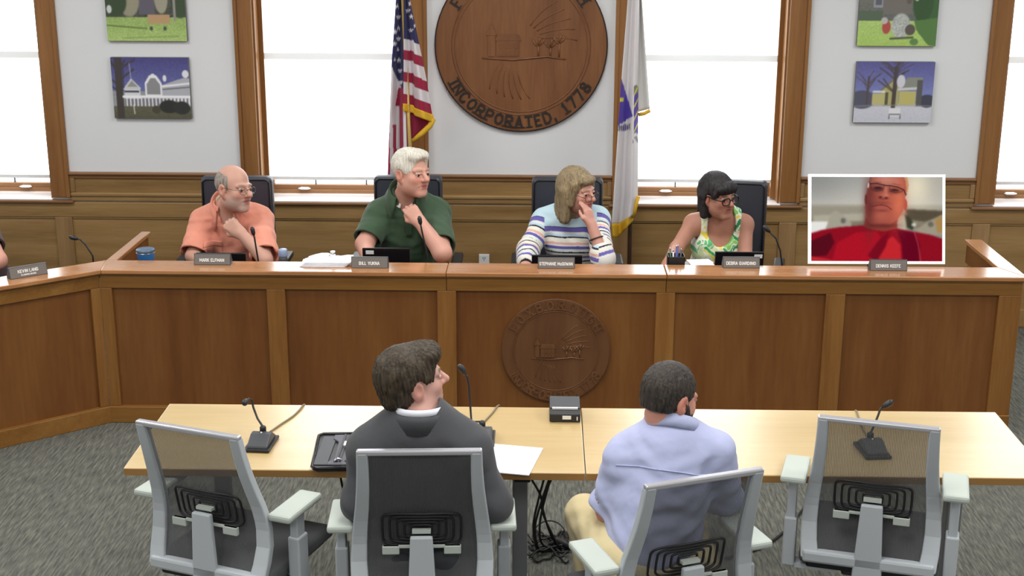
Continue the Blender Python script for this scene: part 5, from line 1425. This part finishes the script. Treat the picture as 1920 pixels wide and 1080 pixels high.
def shirt(root, J, name, m, b=1.0, inf=.012, belly=1.0, bust=0.0, sleeve=.62, sl_r=(.066, .064), long=None, amp=.0035, seed=1, res=.0055, neck=None, vee=None, cols=None, front=-1, extra=None, shr=.055, lam=(.05, .12), cut=None):
    res = min(res, .0048)
    F = Field()
    for k in 'AB':
        a, e, w = arm_pts(J, k)
        if sleeve > 0:
            h = a + (e - a) * min(sleeve, 1.0)
            if long:                                                 # full sleeves to a point on the forearm
                F.rc(a, e, sl_r[0], sl_r[1], .03); h = e + (w - e) * long; F.rc(e, h, sl_r[1], sl_r[1] * .80, .03); d = unit(w - e)
            else:
                F.rc(a, h, sl_r[0], sl_r[1], .03); d = unit(e - a)
            up = np.array([0, 1.0, 0]) if abs(d[1]) < .8 else np.array([1.0, 0, 0]); u = unit(np.cross(up, d)); v = np.cross(d, u)
            F.box(h + d * .09, (.12, .12, .09), np.stack([u, v, d], 1), .004, .004, 's')
            rr = (sl_r[1] * (.80 if long else 1)) - .012
            F.rc(h - d * .02, h + d * .03, rr, rr, .003, 's')
    R = add_torso(F, J, b, inf, belly, bust, shr, front)
    if extra: extra(F, R)
    nb = J['nb']; n0 = neck if neck else .068
    F.rc(nb - R[:, 2] * .005 - R[:, 1] * front * -.0, nb + R[:, 2] * .14, n0, n0 + .006, .01, 's')
    if vee:
        f = R[:, 1] * (1 if front > 0 else -1)
        F.rc(nb + f * .055 + R[:, 2] * .03, nb + f * .165 - R[:, 2] * vee[0], vee[1] * 1.3, .010, .006, 's')
    if cut: cut(F, R)
    F.disp = folds(seed, amp, 9, lam)
    V, Q = F.mesh(res)
    o = link(name, V, Q, m, root, cols=None if cols is None else cols(V))
    return o, F, R

def collar(root, nb, R, m, r=.066, h=.032, fall=.040, front=-1, gap=.35, tip=.02, name='collar', spread=.022, squash=1.0, lift=.030):
    f = R[:, 1] * front * 1.0 if front < 0 else R[:, 1]
    f = -R[:, 1] if front < 0 else R[:, 1]
    sx, tz = R[:, 0], R[:, 2]; n = 44; rows = []
    A = np.linspace(gap, 2 * PI - gap, n)
    for rr, zz, k in ((r, -.012, 0), (r + .002, h * .5, 0), (r + .005, h, 0), (r + .011, h + .002, 0), (r + .017, h * .5, 1), (r + spread, h - fall, 2)):
        row = []
        for a in A:
            ed = math.exp(-((min(a, 2 * PI - a) - gap) / .45) ** 2)
            d = f * math.cos(a) * squash + sx * math.sin(a)
            row.append(nb + d * (rr + ed * .010 * k + .012 * (math.cos(a) * .5 + .5)) + tz * (lift + zz - ed * tip * k - .050 * (math.cos(a) * .5 + .5)))
        rows.append(row)
    o = G(name, MB().grid(np.array(rows)), m, root); sd = o.modifiers.new('thickness', 'SOLIDIFY'); sd.thickness = .0025
    return o

def hair_mesh(root, C, Rm, s, prims, m, disp=.0022, seed=1, res=.0045, lam=(.008, .02), name='hair', wild=0.0):
    F = Field(); T = lambda c: C + Rm @ (np.array(c, float) * s)
    for kind, a, b_, k, op in prims:
        if kind == 'e': F.ell(T(a), np.array(b_) * s, Rm, k, op)
        elif kind == 'r': F.rc(T(a[0]), T(a[1]), b_[0] * s, b_[1] * s, k, op)
        elif kind == 'b': F.box(T(a), np.array(b_) * s, Rm, .008, k, op)
    if disp: F.disp = strands(C, Rm, s, disp * .6, 44, wild, seed)
    V, Q = F.mesh(res); return link(name, V, Q, m, root)

def glasses(root, T, m, r=.021, t=.0018, sq=1.0, drop=0.0, out=0.0, name='glasses'):
    g = MB(); rows = []
    for x in (-1, 1):
        c = np.array([x * .033, .108 + out, -.004 + drop])
        ring = []
        for a in np.linspace(0, 2 * PI, 24, endpoint=False):
            ex = lambda v: math.copysign(abs(v) ** sq, v)
            ring.append(T(c[0] + r * 1.15 * ex(math.cos(a)), c[1] - .006 * abs(math.cos(a)) * (1 if math.cos(a) * x > 0 else 0), c[2] + r * .92 * ex(math.sin(a))))
        g.tube(ring, t, 6, closed=True)
        g.tube([T(x * .057, .100 + out, .002 + drop), T(x * .072, .075, .004 + drop * .5), T(x * .0825, .005, .012), T(x * .080, -.02, -.006)], t, 6)
        rows.append(ring)
    g.tube([T(-.011, .110 + out, .002 + drop), T(0, .1135 + out, .004 + drop), T(.011, .110 + out, .002 + drop)], t, 6)
    o = G(name, g, m, root)
    ln = MB()
    for ring in rows: ln.add(ring, [tuple(range(len(ring)))])
    G('lens', ln, M['lens'], o)
    return o

def patch(root, F, o, ux, uz, d, w, h, m, name, off=.003, n=8):
    """small sheet laid on a cloth surface"""
    P = np.zeros((n, n, 3)); d = unit(d)
    for i in range(n):
        for j in range(n):
            q = o + ux * w * (j / (n - 1) - .5) - uz * h * (i / (n - 1))
            P[i, j] = project(F, q - d * .25, d) - d * off
    q_ = G(name, MB().grid(P), m, root); q_.modifiers.new('thickness', 'SOLIDIFY').thickness = .003
    return q_
def seated_legs(x, y, side=1, sp=.10, front=-1, kz=.50, reach=.40):
    L = []
    for s in (-1, 1):
        L.append((np.array([x + s * sp * .9, y, .55]), np.array([x + s * sp * 1.25, y + front * reach, kz]), np.array([x + s * sp * 1.2, y + front * (reach - .03), .09])))
    return L
A3 = np.array

# --- 1. man in the salmon shirt
J = dict(base=(-1.70, 7.62, 0), pel=A3([-1.70, 7.66, .58]), nb=at(430, 391, 7.50), shA=at(382, 417, 7.54), shB=at(487, 413, 7.54), elA=at(362, 480, 7.38), wrA=at(396, 500, 7.17), elB=at(497, 487, 7.21), wrB=at(452, 438, 7.25))
Hd = dict(C=at(439, 353, 7.41), R=head_frame(56, 2, -4), s=1.03, neck=1.08)
h = dict(A=(unit(A3([.4, -.8, -.2])), A3([0, .2, 1]), 1, (25, 25, 28, 30)), B=(at(424, 414, 7.27) - J['wrB'], A3([-.25, -.9, .35]), -1, (62, 66, 68, 70), .9))
root, F, R, T = make_person(J, Hd, (202, 156, 138), 'balding man in a salmon shirt and wire glasses, hand at his collar', hands=h, stubble=(176, 158, 150), brow=(140, 112, 100), b=1.05, legs=seated_legs(-1.70, 7.64), trouser=(70, 72, 80), fhead=dict(nose=1.15, mouth_open=.003), belly=1.08)
salmon = cloth_mat('salmon_linen', S(224, 148, 126), .08, folds=.6)
o, FS, RS = shirt(root, J, 'shirt', salmon, 1.06, .014, 1.1, sleeve=.92, sl_r=(.072, .080), amp=.006, seed=5, vee=(.11, .036))
collar(root, J['nb'], RS, salmon, .073, .034, .050, gap=.55, tip=.030, lift=.052, spread=.034)
collar(root, J['nb'], RS, cloth_mat('cream_undercollar', S(230, 214, 184), .05), .062, .020, .010, gap=.95, tip=.002, name='undershirt_collar', lift=.046, spread=.006)
patch(root, FS, at(402, 451, 7.44), A3([1., 0, -.05]), A3([0, 0, 1.]), A3([0, 1., -.1]), .085, .030, salmon, 'pocket_flap', .005)
patch(root, FS, at(402, 457, 7.44), A3([1., 0, -.05]), A3([0, 0, 1.]), A3([0, 1., -.1]), .080, .085, salmon, 'pocket', .002)
hm = hair_mat('short_grey_hair', S(120, 108, 100), S(170, 160, 150), 120)
hair_mesh(root, Hd['C'], Hd['R'], Hd['s'], [('e', (0, -.018, .030), (.0805, .099, .086), .01, 'u'), ('e', (0, .050, .108), (.060, .112, .066), .012, 's'), ('b', (0, .105, .0), (.2, .075, .2), .012, 's'), ('b', (0, .03, -.10), (.2, .10, .075), .012, 's'), ('e', (-.08, -.010, -.012), (.03, .026, .036), .006, 's'), ('e', (.08, -.010, -.012), (.03, .026, .036), .006, 's')], hm, .0012, 3)
glasses(root, T, M['frame_wire'], .0205, .0013)

# --- 2. man in the green polo shirt
J = dict(base=(-.73, 7.66, 0), pel=A3([-.735, 7.68, .58]), nb=at(763, 370, 7.53), shA=at(713, 405, 7.57), shB=at(816, 401, 7.57), elA=at(684, 458, 7.40), wrA=at(692, 490, 7.19), elB=at(829, 474, 7.22), wrB=at(787, 416, 7.30))
Hd = dict(C=at(772, 324, 7.44), R=head_frame(47, 3, -2), s=1.05, neck=1.15)
h = dict(A=(unit(A3([.25, -.8, -.25])), A3([0, .2, 1]), 1, (25, 25, 28, 30)), B=(at(766, 388, 7.33) - J['wrB'], A3([.15, -.95, .1]), -1, (50, 55, 60, 62), .7))
root, F, R, T = make_person(J, Hd, (208, 156, 138), 'white-haired man in a dark green polo, hand at his throat', hands=h, brow=(168, 140, 122), b=1.22, belly=1.1, legs=seated_legs(-.735, 7.66, sp=.11), trouser=(52, 54, 60), fhead=dict(nose=1.1, jaw=1.05), arm_r=(.058, .050, .034), shr=.066)
green = cloth_mat('dark_green_pique', S(62, 84, 62), .15, folds=.35)
o, FS, RS = shirt(root, J, 'polo_shirt', green, 1.24, .012, 1.12, sleeve=.85, sl_r=(.082, .082), amp=.0055, seed=9, vee=(.09, .034), shr=.066)
collar(root, J['nb'], RS, green, .078, .034, .050, gap=.55, tip=.026, lift=.052, spread=.036)
collar(root, J['nb'], RS, cloth_mat('white_tee', S(226, 222, 216), .05), .064, .016, .010, gap=.3, tip=.002, name='undershirt_collar', lift=.036, spread=.006)
patch(root, FS, at(766, 400, 7.44), A3([1., 0, 0]), A3([0, 0, 1.]), A3([0, 1., -.1]), .034, .135, green, 'placket', .003)
sg = [project(FS, at(x, y, 7.1), A3([0, 1., 0])) - A3([0, .012, 0]) for x, y in ((762, 408), (766, 416), (765, 426), (768, 436), (766, 442))]
g_ = MB().tube(sg, .004, 6); 
for p in (sg[1], sg[3]): g_.sphere(p + A3([.008, -.002, 0]), (.018, .004, .015), 8)
G('hanging_sunglasses', g_, M['black_gloss'], root)
hm = hair_mat('white_hair', S(196, 190, 176), S(232, 228, 216), 80)
hair_mesh(root, Hd['C'], Hd['R'], Hd['s'], [('e', (0, -.020, .040), (.087, .104, .093), .01, 'u'), ('e', (0, .050, .092), (.066, .046, .034), .03, 'u'), ('e', (0, .110, -.018), (.072, .068, .102), .012, 's'), ('b', (0, .085, -.08), (.2, .082, .075), .012, 's'), ('b', (0, .0, -.14), (.2, .2, .07), .012, 's'), ('e', (-.085, -.004, -.012), (.03, .024, .036), .006, 's'), ('e', (.085, -.004, -.012), (.03, .024, .036), .006, 's')], hm, .003, 4, lam=(.012, .03))

# --- 3. woman in the striped sweater
J = dict(base=(.21, 7.64, 0), pel=A3([.205, 7.68, .56]), nb=at(1070, 399, 7.53), shA=at(1021, 415, 7.56), shB=at(1119, 412, 7.56), elA=at(991, 468, 7.42), wrA=at(986, 497, 7.24), elB=at(1131, 484, 7.24), wrB=at(1109, 420, 7.30))
Hd = dict(C=at(1083, 357, 7.44), R=head_frame(48, -4, 3), s=.99)
h = dict(A=(unit(A3([.1, -.8, -.35])), A3([0, .2, 1]), 1, (22, 24, 26, 28), .4, .9), B=(at(1100, 385, 7.325) - J['wrB'], A3([.75, -.6, .1]), -1, (14, 18, 24, 34), .4, .86))
root, F, R, T = make_person(J, Hd, (200, 148, 132), 'woman with long ash blonde hair in a striped sweater, fingers at her mouth', hands=h, brow=(150, 120, 90), lips=(170, 92, 90), fhead=dict(nose=.95, jaw=.95, brow=.75), b=1.12, bust=1, belly=1.12, legs=seated_legs(.205, 7.66), trouser=(44, 46, 60), arm_r=(.045, .037, .028))
zz = lambda y: at(1060, y, 7.41)[2]
BANDS = [(429, (188, 214, 226)), (430.5, (60, 56, 90)), (438, (104, 96, 172)), (443, (222, 226, 226)), (447, (186, 212, 226)), (450, (34, 30, 40)), (457, (230, 228, 216)), (462, (226, 178, 166)), (464, (226, 226, 222)), (470, (100, 92, 168)), (475, (222, 230, 224)), (478, (36, 34, 44)), (484, (216, 216, 212)), (488, (120, 114, 170)), (493, (226, 224, 214)), (496, (40, 38, 48)), (503, (226, 224, 214)), (506, (226, 178, 166)), (512, (100, 92, 168)), (520, (222, 230, 224)), (523, (36, 34, 44)), (532, (216, 216, 212)), (538, (104, 96, 172)), (546, (226, 224, 214)), (549, (40, 38, 48)), (700, (224, 222, 214))]
def stripe(V):
    q = V[:, 2].copy(); tor = np.full(len(V), .165)
    for k in 'AB':
        a, e, w = arm_pts(J, k); 
        best = None
        for p0, p1, d0 in ((a, e, 0.0), (e, w, np.linalg.norm(e - a))):
            ba = p1 - p0; t = np.clip((V - p0) @ ba / (ba @ ba), 0, 1); d = np.linalg.norm(V - p0 - t[:, None] * ba, axis=1)
            al = a[2] + .02 - (d0 + t * np.linalg.norm(ba)) * .98
            m = (d < .085) & (np.abs(V[:, 0] - (J['nb'][0])) > .145)
            q = np.where(m & ((d < .075) | (d0 == 0)), al, q)
    c = np.tile(lin(BANDS[-1][1]), (len(V), 1))
    for y, col in BANDS[::-1]: c[q > zz(y)] = lin(col)
    return c
knit = cloth_mat('striped_knit', None, .06, folds=.3, vcol=True)
o, FS, RS = shirt(root, J, 'sweater', knit, 1.14, .013, 1.14, 1, sleeve=1, long=None, sl_r=(.064, .062), amp=.0030, seed=14, res=.0042, neck=.085, cols=stripe)
cuff = Field(); e, w = J['elA'], J['wrA']; cuff.rc(J['elA'], e + (w - e) * .75, .070, .056, .02); cuff.disp = folds(3, .003, 6)
Vc, Qc = cuff.mesh(.0045); link('sleeve', Vc, Qc, knit, root, cols=stripe(Vc))
cuff = Field(); e, w = J['elB'], J['wrB']; cuff.rc(J['elB'], e + (w - e) * .12, .071, .066, .02); cuff.disp = folds(4, .004, 6)
Vc, Qc = cuff.mesh(.0045); link('sleeve', Vc, Qc, knit, root, cols=stripe(Vc))
pn = project(FS, at(1068, 437, 7.1), A3([0, 1., 0])); G('brooch', MB().sphere(pn, (.010, .004, .014), 8), M['brass'], root)
wr_p = J['wrB'] + (J['elB'] - J['wrB']) * .42; dd = unit(J['elB'] - J['wrB']); uu = unit(np.cross(dd, (0, 1, 0))); vv = np.cross(dd, uu)
G('bracelet', MB().tube([wr_p + (uu * math.cos(a) + vv * math.sin(a)) * .0365 for a in np.linspace(0, 2 * PI, 20, endpoint=False)], .004, 6, closed=True), M['dark_wood'], root)
hm = hair_mat('ash_blonde_hair', S(112, 97, 74), S(160, 142, 108), 70, .12)
hair_mesh(root, Hd['C'], Hd['R'], Hd['s'], [('e', (0, -.022, .040), (.090, .106, .096), .01, 'u'), ('e', (.01, .104, -.044), (.066, .074, .108), .012, 's'),
    ('r', ((0, -.055, .0), (0, -.075, -.16)), (.080, .070), .03, 'u'), ('r', ((.070, -.02, .0), (.080, -.015, -.155)), (.034, .026), .03, 'u'), ('r', ((-.070, -.02, .0), (-.078, -.02, -.17)), (.036, .030), .03, 'u'), ('r', ((.072, .035, .055), (.077, .025, -.06)), (.022, .016), .015, 'u'), ('r', ((-.072, .035, .055), (-.077, .025, -.06)), (.022, .016), .015, 'u'),
    ('e', (0, .070, .070), (.060, .028, .026), .014, 'u')], hm, .0030, 6, lam=(.010, .03))
glasses(root, T, M['frame_wire'], .020, .0018, .8, -.012, .004)

# --- 4. woman in the floral top
J = dict(base=(.99, 7.64, 0), pel=A3([.985, 7.68, .55]), nb=at(1351, 405, 7.53), shA=at(1300, 420, 7.56), shB=at(1395, 421, 7.56), elA=at(1268, 466, 7.40), wrA=at(1252, 492, 7.20), elB=at(1398, 486, 7.42), wrB=at(1350, 497, 7.16))
Hd = dict(C=at(1347, 367, 7.44), R=head_frame(33, -3, 4), s=.97)
h = dict(A=(unit(A3([-.1, -.8, -.2])), A3([-.3, -.3, 1]), 1, (40, 42, 44, 46), .8, .9), B=(unit(A3([-.7, -.5, 0])), A3([0, -.3, 1]), -1, (20, 22, 24, 28), .4, .9))
root, F, R, T = make_person(J, Hd, (182, 130, 110), 'black-haired woman in glasses and a green floral sleeveless top', hands=h, brow=(52, 42, 40), lips=(160, 88, 84), fhead=dict(nose=.95, jaw=1.0, brow=.75), b=1.02, bust=1, legs=seated_legs(.985, 7.66), trouser=(226, 226, 220), arm_r=(.047, .036, .026), seat_gap=0)
rgf = np.random.RandomState(21); FP = rgf.uniform(-1, 1, (420, 3)) * (.22, .2, .3) + J['pel'] + (0, -.05, .2); FCc = rgf.randint(0, 10, 420)
PALF = np.array([lin(c) for c in ((52, 164, 92), (62, 172, 98), (100, 196, 124), (232, 240, 214), (238, 222, 90), (216, 234, 176), (240, 226, 86), (238, 214, 66), (140, 206, 108), (40, 136, 86))])
def floral(V):
    W_ = V + .018 * np.stack([np.sin(V[:, 2] * 60), np.sin(V[:, 0] * 50), np.sin(V[:, 0] * 70 + V[:, 2] * 30)], 1)
    best = np.full(len(V), 9.0); ix = np.zeros(len(V), int); sec = np.full(len(V), 9.0)
    for i in range(len(FP)):
        ang = i * 1.7; dx = W_[:, 0] - FP[i, 0]; dz = W_[:, 2] - FP[i, 2]; ca, sa = math.cos(ang), math.sin(ang)
        d = np.sqrt((ca * dx + sa * dz) ** 2 * .35 + (-sa * dx + ca * dz) ** 2 * 1.6 + (W_[:, 1] - FP[i, 1]) ** 2 * .02)
        m = d < best; sec = np.where(m, best, np.minimum(sec, d)); ix = np.where(m, i, ix); best = np.where(m, d, best)
    c = PALF[FCc[ix]].copy(); c[(sec - best) < .004] = lin((238, 242, 226)); return c
flm = cloth_mat('floral_print', None, .05, folds=.25, vcol=True)
def tank_cut(F_, R_):
    f = -R_[:, 1]; nb = J['nb']; tz = R_[:, 2]; sx = R_[:, 0]
    F_.ell(nb + f * .09 + tz * .0, (.080, .11, .130), R_, .008, 's')
    F_.ell(nb - f * .10 + tz * .02, (.075, .09, .085), R_, .008, 's')
    for k, sg_ in (('A', -1), ('B', 1)): F_.ell(J['sh' + k] + sx * sg_ * .030 + tz * .015, (.073, .16, .125), R_, .006, 's')
o, FS, RS = shirt(root, J, 'floral_top', flm, 1.05, .012, 1.05, 1, sleeve=0, amp=.003, seed=17, res=.0042, neck=.06, cols=floral, cut=tank_cut)
hm = hair_mat('black_hair', S(26, 24, 26), S(52, 48, 50), 80, .15)
hair_mesh(root, Hd['C'], Hd['R'], Hd['s'], [('e', (0, -.022, .042), (.090, .108, .098), .01, 'u'), ('e', (0, .104, -.050), (.062, .07, .098), .012, 's'),
    ('r', ((0, -.06, .0), (0, -.072, -.085)), (.080, .066), .03, 'u'), ('r', ((.074, -.035, .0), (.076, -.030, -.105)), (.030, .024), .03, 'u'), ('r', ((-.074, -.035, .0), (-.078, -.030, -.115)), (.032, .028), .03, 'u'), ('e', (.088, .016, -.012), (.024, .026, .04), .006, 's'), ('e', (-.088, .016, -.012), (.024, .026, .04), .006, 's'),
    ('e', (0, .078, .062), (.064, .032, .036), .014, 'u'), ('r', ((.055, .07, .06), (.070, .05, .02)), (.018, .012), .015, 'u'), ('r', ((-.055, .07, .06), (-.070, .05, .02)), (.018, .012), .015, 'u')], hm, .0025, 8, lam=(.010, .03))
glasses(root, T, M['frame_black'], .0215, .0034, .7, .0, .003)

# --- 5. man in the charcoal suit, seen from behind
J = dict(base=(-.385, 4.22, 0), pel=A3([-.385, 4.28, .60]), nb=at(786, 785, 4.17), shA=at(697, 845, 4.17), shB=at(876, 843, 4.17), elA=at(676, 942, 4.14), wrA=A3([-.50, 4.42, .785]), elB=at(925, 944, 4.16), wrB=A3([-.29, 4.44, .79]))
Hd = dict(C=at(774, 714, 4.19), R=head_frame(66, 9, 2, back=True), s=.95)
h = dict(A=(unit(A3([.5, .8, -.05])), A3([0, 0, 1.]), 1, (25, 28, 30, 32), .4, .92), B=(unit(A3([-.5, .8, -.05])), A3([0, 0, 1.]), -1, (25, 28, 30, 32), .4, .92))
root, F, R, T = make_person(J, Hd, (206, 160, 146), 'brown-haired man in a charcoal suit, seen from behind, face turned aside', hands=h, front=1, b=1.2, brow=(92, 74, 58), legs=seated_legs(-.385, 4.20, front=1, reach=.42, kz=.54), trouser=(58, 60, 64), fhead=dict(nose=1.0))
suit = cloth_mat('charcoal_suiting', S(76, 77, 80), .12, folds=.22, sheen=.1)
def pads(F_, R_):
    for k in 'AB': F_.ell(J['sh' + k] + R_[:, 2] * .012, (.062, .062, .045), R_, .04)
o, FS, RS = shirt(root, J, 'suit_jacket', suit, 1.22, .020, 1.0, sleeve=1, long=.90, sl_r=(.066, .060), amp=.003, seed=23, res=.005, neck=.062, front=1, extra=pads, lam=(.06, .14))
collar(root, J['nb'] + RS[:, 2] * .0, RS, suit, .074, .026, .055, front=1, gap=.5, tip=.03, name='jacket_collar', spread=.030, lift=.034)
collar(root, J['nb'] + RS[:, 2] * .012, RS, cloth_mat('white_shirt_cotton', S(232, 234, 242), .04), .0625, .032, .030, front=1, gap=.25, tip=.01, name='shirt_collar', spread=.008, lift=.036)
hm = hair_mat('brown_tousled_hair', S(36, 29, 22), S(80, 68, 52), 70)
hair_mesh(root, Hd['C'], Hd['R'], Hd['s'], [('e', (0, -.022, .042), (.091, .112, .096), .01, 'u'), ('e', (0, .066, .090), (.066, .046, .036), .03, 'u'), ('e', (0, -.062, -.022), (.075, .062, .075), .03, 'u'), ('e', (0, .118, -.020), (.076, .074, .100), .012, 's'), ('b', (0, .080, -.075), (.2, .080, .07), .012, 's'), ('b', (0, .02, -.17), (.2, .2, .07), .012, 's'), ('e', (-.088, .0, -.014), (.03, .030, .042), .006, 's'), ('e', (.088, .0, -.014), (.03, .030, .042), .006, 's')], hm, .0030, 12, res=.004, wild=.55)

# --- 6. man in the pale blue shirt, seen from behind
J = dict(base=(.41, 4.10, 0), trap=.010, pel=A3([.375, 4.10, .60]), nb=at(1257, 810, 4.19), shA=at(1176, 862, 4.19), shB=at(1334, 852, 4.19), elA=at(1141, 958, 4.22), wrA=A3([.30, 4.42, .775]), elB=at(1358, 945, 4.26), wrB=A3([.52, 4.45, .785]))
Hd = dict(C=at(1256, 746, 4.20), R=head_frame(52, -12, 0, back=True), s=.93, neck=1.15)
h = dict(A=(unit(A3([.4, .8, -.02])), A3([0, 0, 1.]), 1, (25, 28, 30, 32), .4, .92), B=(unit(A3([-.4, .8, -.02])), A3([0, 0, 1.]), -1, (25, 28, 30, 32), .4, .92))
lg = [(A3([.29, 4.12, .57]), A3([.165, 4.37, .615]), A3([.23, 4.25, .09])), (A3([.47, 4.12, .57]), A3([.53, 4.50, .56]), A3([.52, 4.46, .09]))]
khaki = cloth_mat('khaki_cotton', S(214, 198, 154), .08, folds=.35)
root, F, R, T = make_person(J, Hd, (212, 152, 132), 'bearded man in a pale blue shirt and khakis, seen from behind', hands=h, front=1, b=1.2, belly=1.1, brow=(60, 48, 40), beard=(58, 46, 38), legs=lg, trouser=khaki, fhead=dict(nose=1.05))
blue = cloth_mat('pale_blue_oxford', S(178, 184, 218), .07, folds=.45)
o, FS, RS = shirt(root, J, 'dress_shirt', blue, 1.22, .014, 1.14, sleeve=.94, sl_r=(.070, .070), amp=.006, seed=31, res=.005, neck=.064, front=1, lam=(.05, .13))
collar(root, J['nb'] + RS[:, 2] * .004, RS, blue, .070, .032, .040, front=1, gap=.35, tip=.02, spread=.022, lift=.036)
f_ = []
for j in range(15):
    u = j / 14 - .5; q0 = J['nb'] + RS[:, 0] * u * .33 - RS[:, 2] * (.075 + .14 * u * u) - A3([0, .3, 0]); f_.append(project(FS, q0, A3([0, 1., -.0])) - A3([0, .0015, 0]))
G('yoke_seam', MB().tube(f_, .0022, 5), blue, root)
hm = hair_mat('short_dark_hair', S(34, 30, 28), S(72, 64, 56), 110)
hair_mesh(root, Hd['C'], Hd['R'], Hd['s'], [('e', (0, -.018, .040), (.083, .104, .092), .01, 'u'), ('e', (0, -.052, -.018), (.064, .058, .066), .03, 'u'), ('e', (0, .112, -.020), (.072, .070, .102), .012, 's'), ('b', (0, .080, -.075), (.2, .084, .07), .012, 's'), ('b', (0, .02, -.110), (.2, .2, .07), .012, 's'), ('e', (-.086, .0, -.012), (.03, .028, .040), .006, 's'), ('e', (.086, .0, -.012), (.03, .028, .040), .006, 's')], hm, .0022, 13, lam=(.008, .02), res=.004)
bd = hair_mat('short_beard', S(40, 32, 28), S(70, 56, 48), 140)
hair_mesh(root, Hd['C'], Hd['R'], Hd['s'], [('e', (0, .042, -.080), (.065, .064, .060), .01, 'u'), ('r', ((.062, .016, -.02), (.047, .045, -.08)), (.019, .024), .02, 'u'), ('r', ((-.062, .016, -.02), (-.047, .045, -.08)), (.019, .024), .02, 'u'), ('e', (0, .085, -.010), (.09, .05, .058), .012, 's'), ('b', (0, -.06, -.08), (.2, .06, .2), .01, 's'), ('e', (0, .102, -.066), (.026, .022, .012), .008, 's')], bd, .0018, 15, lam=(.008, .02), name='beard')

# --- 7. person cut off by the left edge of the picture
J = dict(base=(-2.96, 7.12, 0), pel=A3([-2.98, 7.16, .57]), nb=at(-85, 418, 7.05), shA=at(-145, 428, 7.08), shB=at(-32, 430, 7.06), elA=at(-160, 500, 6.95), wrA=at(-120, 520, 6.75), elB=at(-4, 488, 6.90), wrB=at(-50, 515, 6.72))
Hd = dict(C=at(-80, 370, 7.0), R=head_frame(50, 0, 0), s=1.0)
root, F, R, T = make_person(J, Hd, (206, 150, 134), 'person at the left edge, only a bare elbow and dark sleeve showing', legs=None, b=1.05, res=.006, arm_r=(.05, .044, .032), hands=dict(A=(unit(A3([.4, -.8, -.2])), A3([0, .2, 1]), 1, (25, 25, 28, 30)), B=(unit(A3([-.4, -.8, -.2])), A3([0, .2, 1]), -1, (25, 25, 28, 30))))
o, FS, RS = shirt(root, J, 'shirt', cloth_mat('dark_maroon_cloth', S(66, 48, 52), .1), 1.08, .014, 1.05, sleeve=.62, sl_r=(.070, .070), res=.008)
P_ = Field(); P_.ell(J['pel'] - A3([0, 0, .02]), (.19, .16, .125), None, .05)
for s_ in (-1, 1): P_.rc(J['pel'] + A3([s_ * .09, 0, -.03]), J['pel'] + A3([s_ * .12 + .05, -.32, -.06]), .088, .066, .05); P_.rc(J['pel'] + A3([s_ * .12 + .05, -.32, -.06]), A3([J['pel'][0] + s_ * .12 + .05, J['pel'][1] - .26, .09]), .064, .046, .03)
Vp, Qp = P_.mesh(.012); link('trousers', Vp, Qp, cloth_mat('dark_trousers', S(50, 52, 58)), root)
hair_mesh(root, Hd['C'], Hd['R'], Hd['s'], [('e', (0, -.018, .040), (.086, .106, .094), .01, 'u'), ('e', (0, .112, -.020), (.072, .070, .102), .012, 's'), ('b', (0, .080, -.075), (.2, .084, .07), .012, 's'), ('b', (0, .02, -.155), (.2, .2, .07), .012, 's')], hm, .0022, 13, res=.006)
lc = leather_chair(-88, 345, 0.0, 'black leather chair under the person at the left edge', Y=7.40)
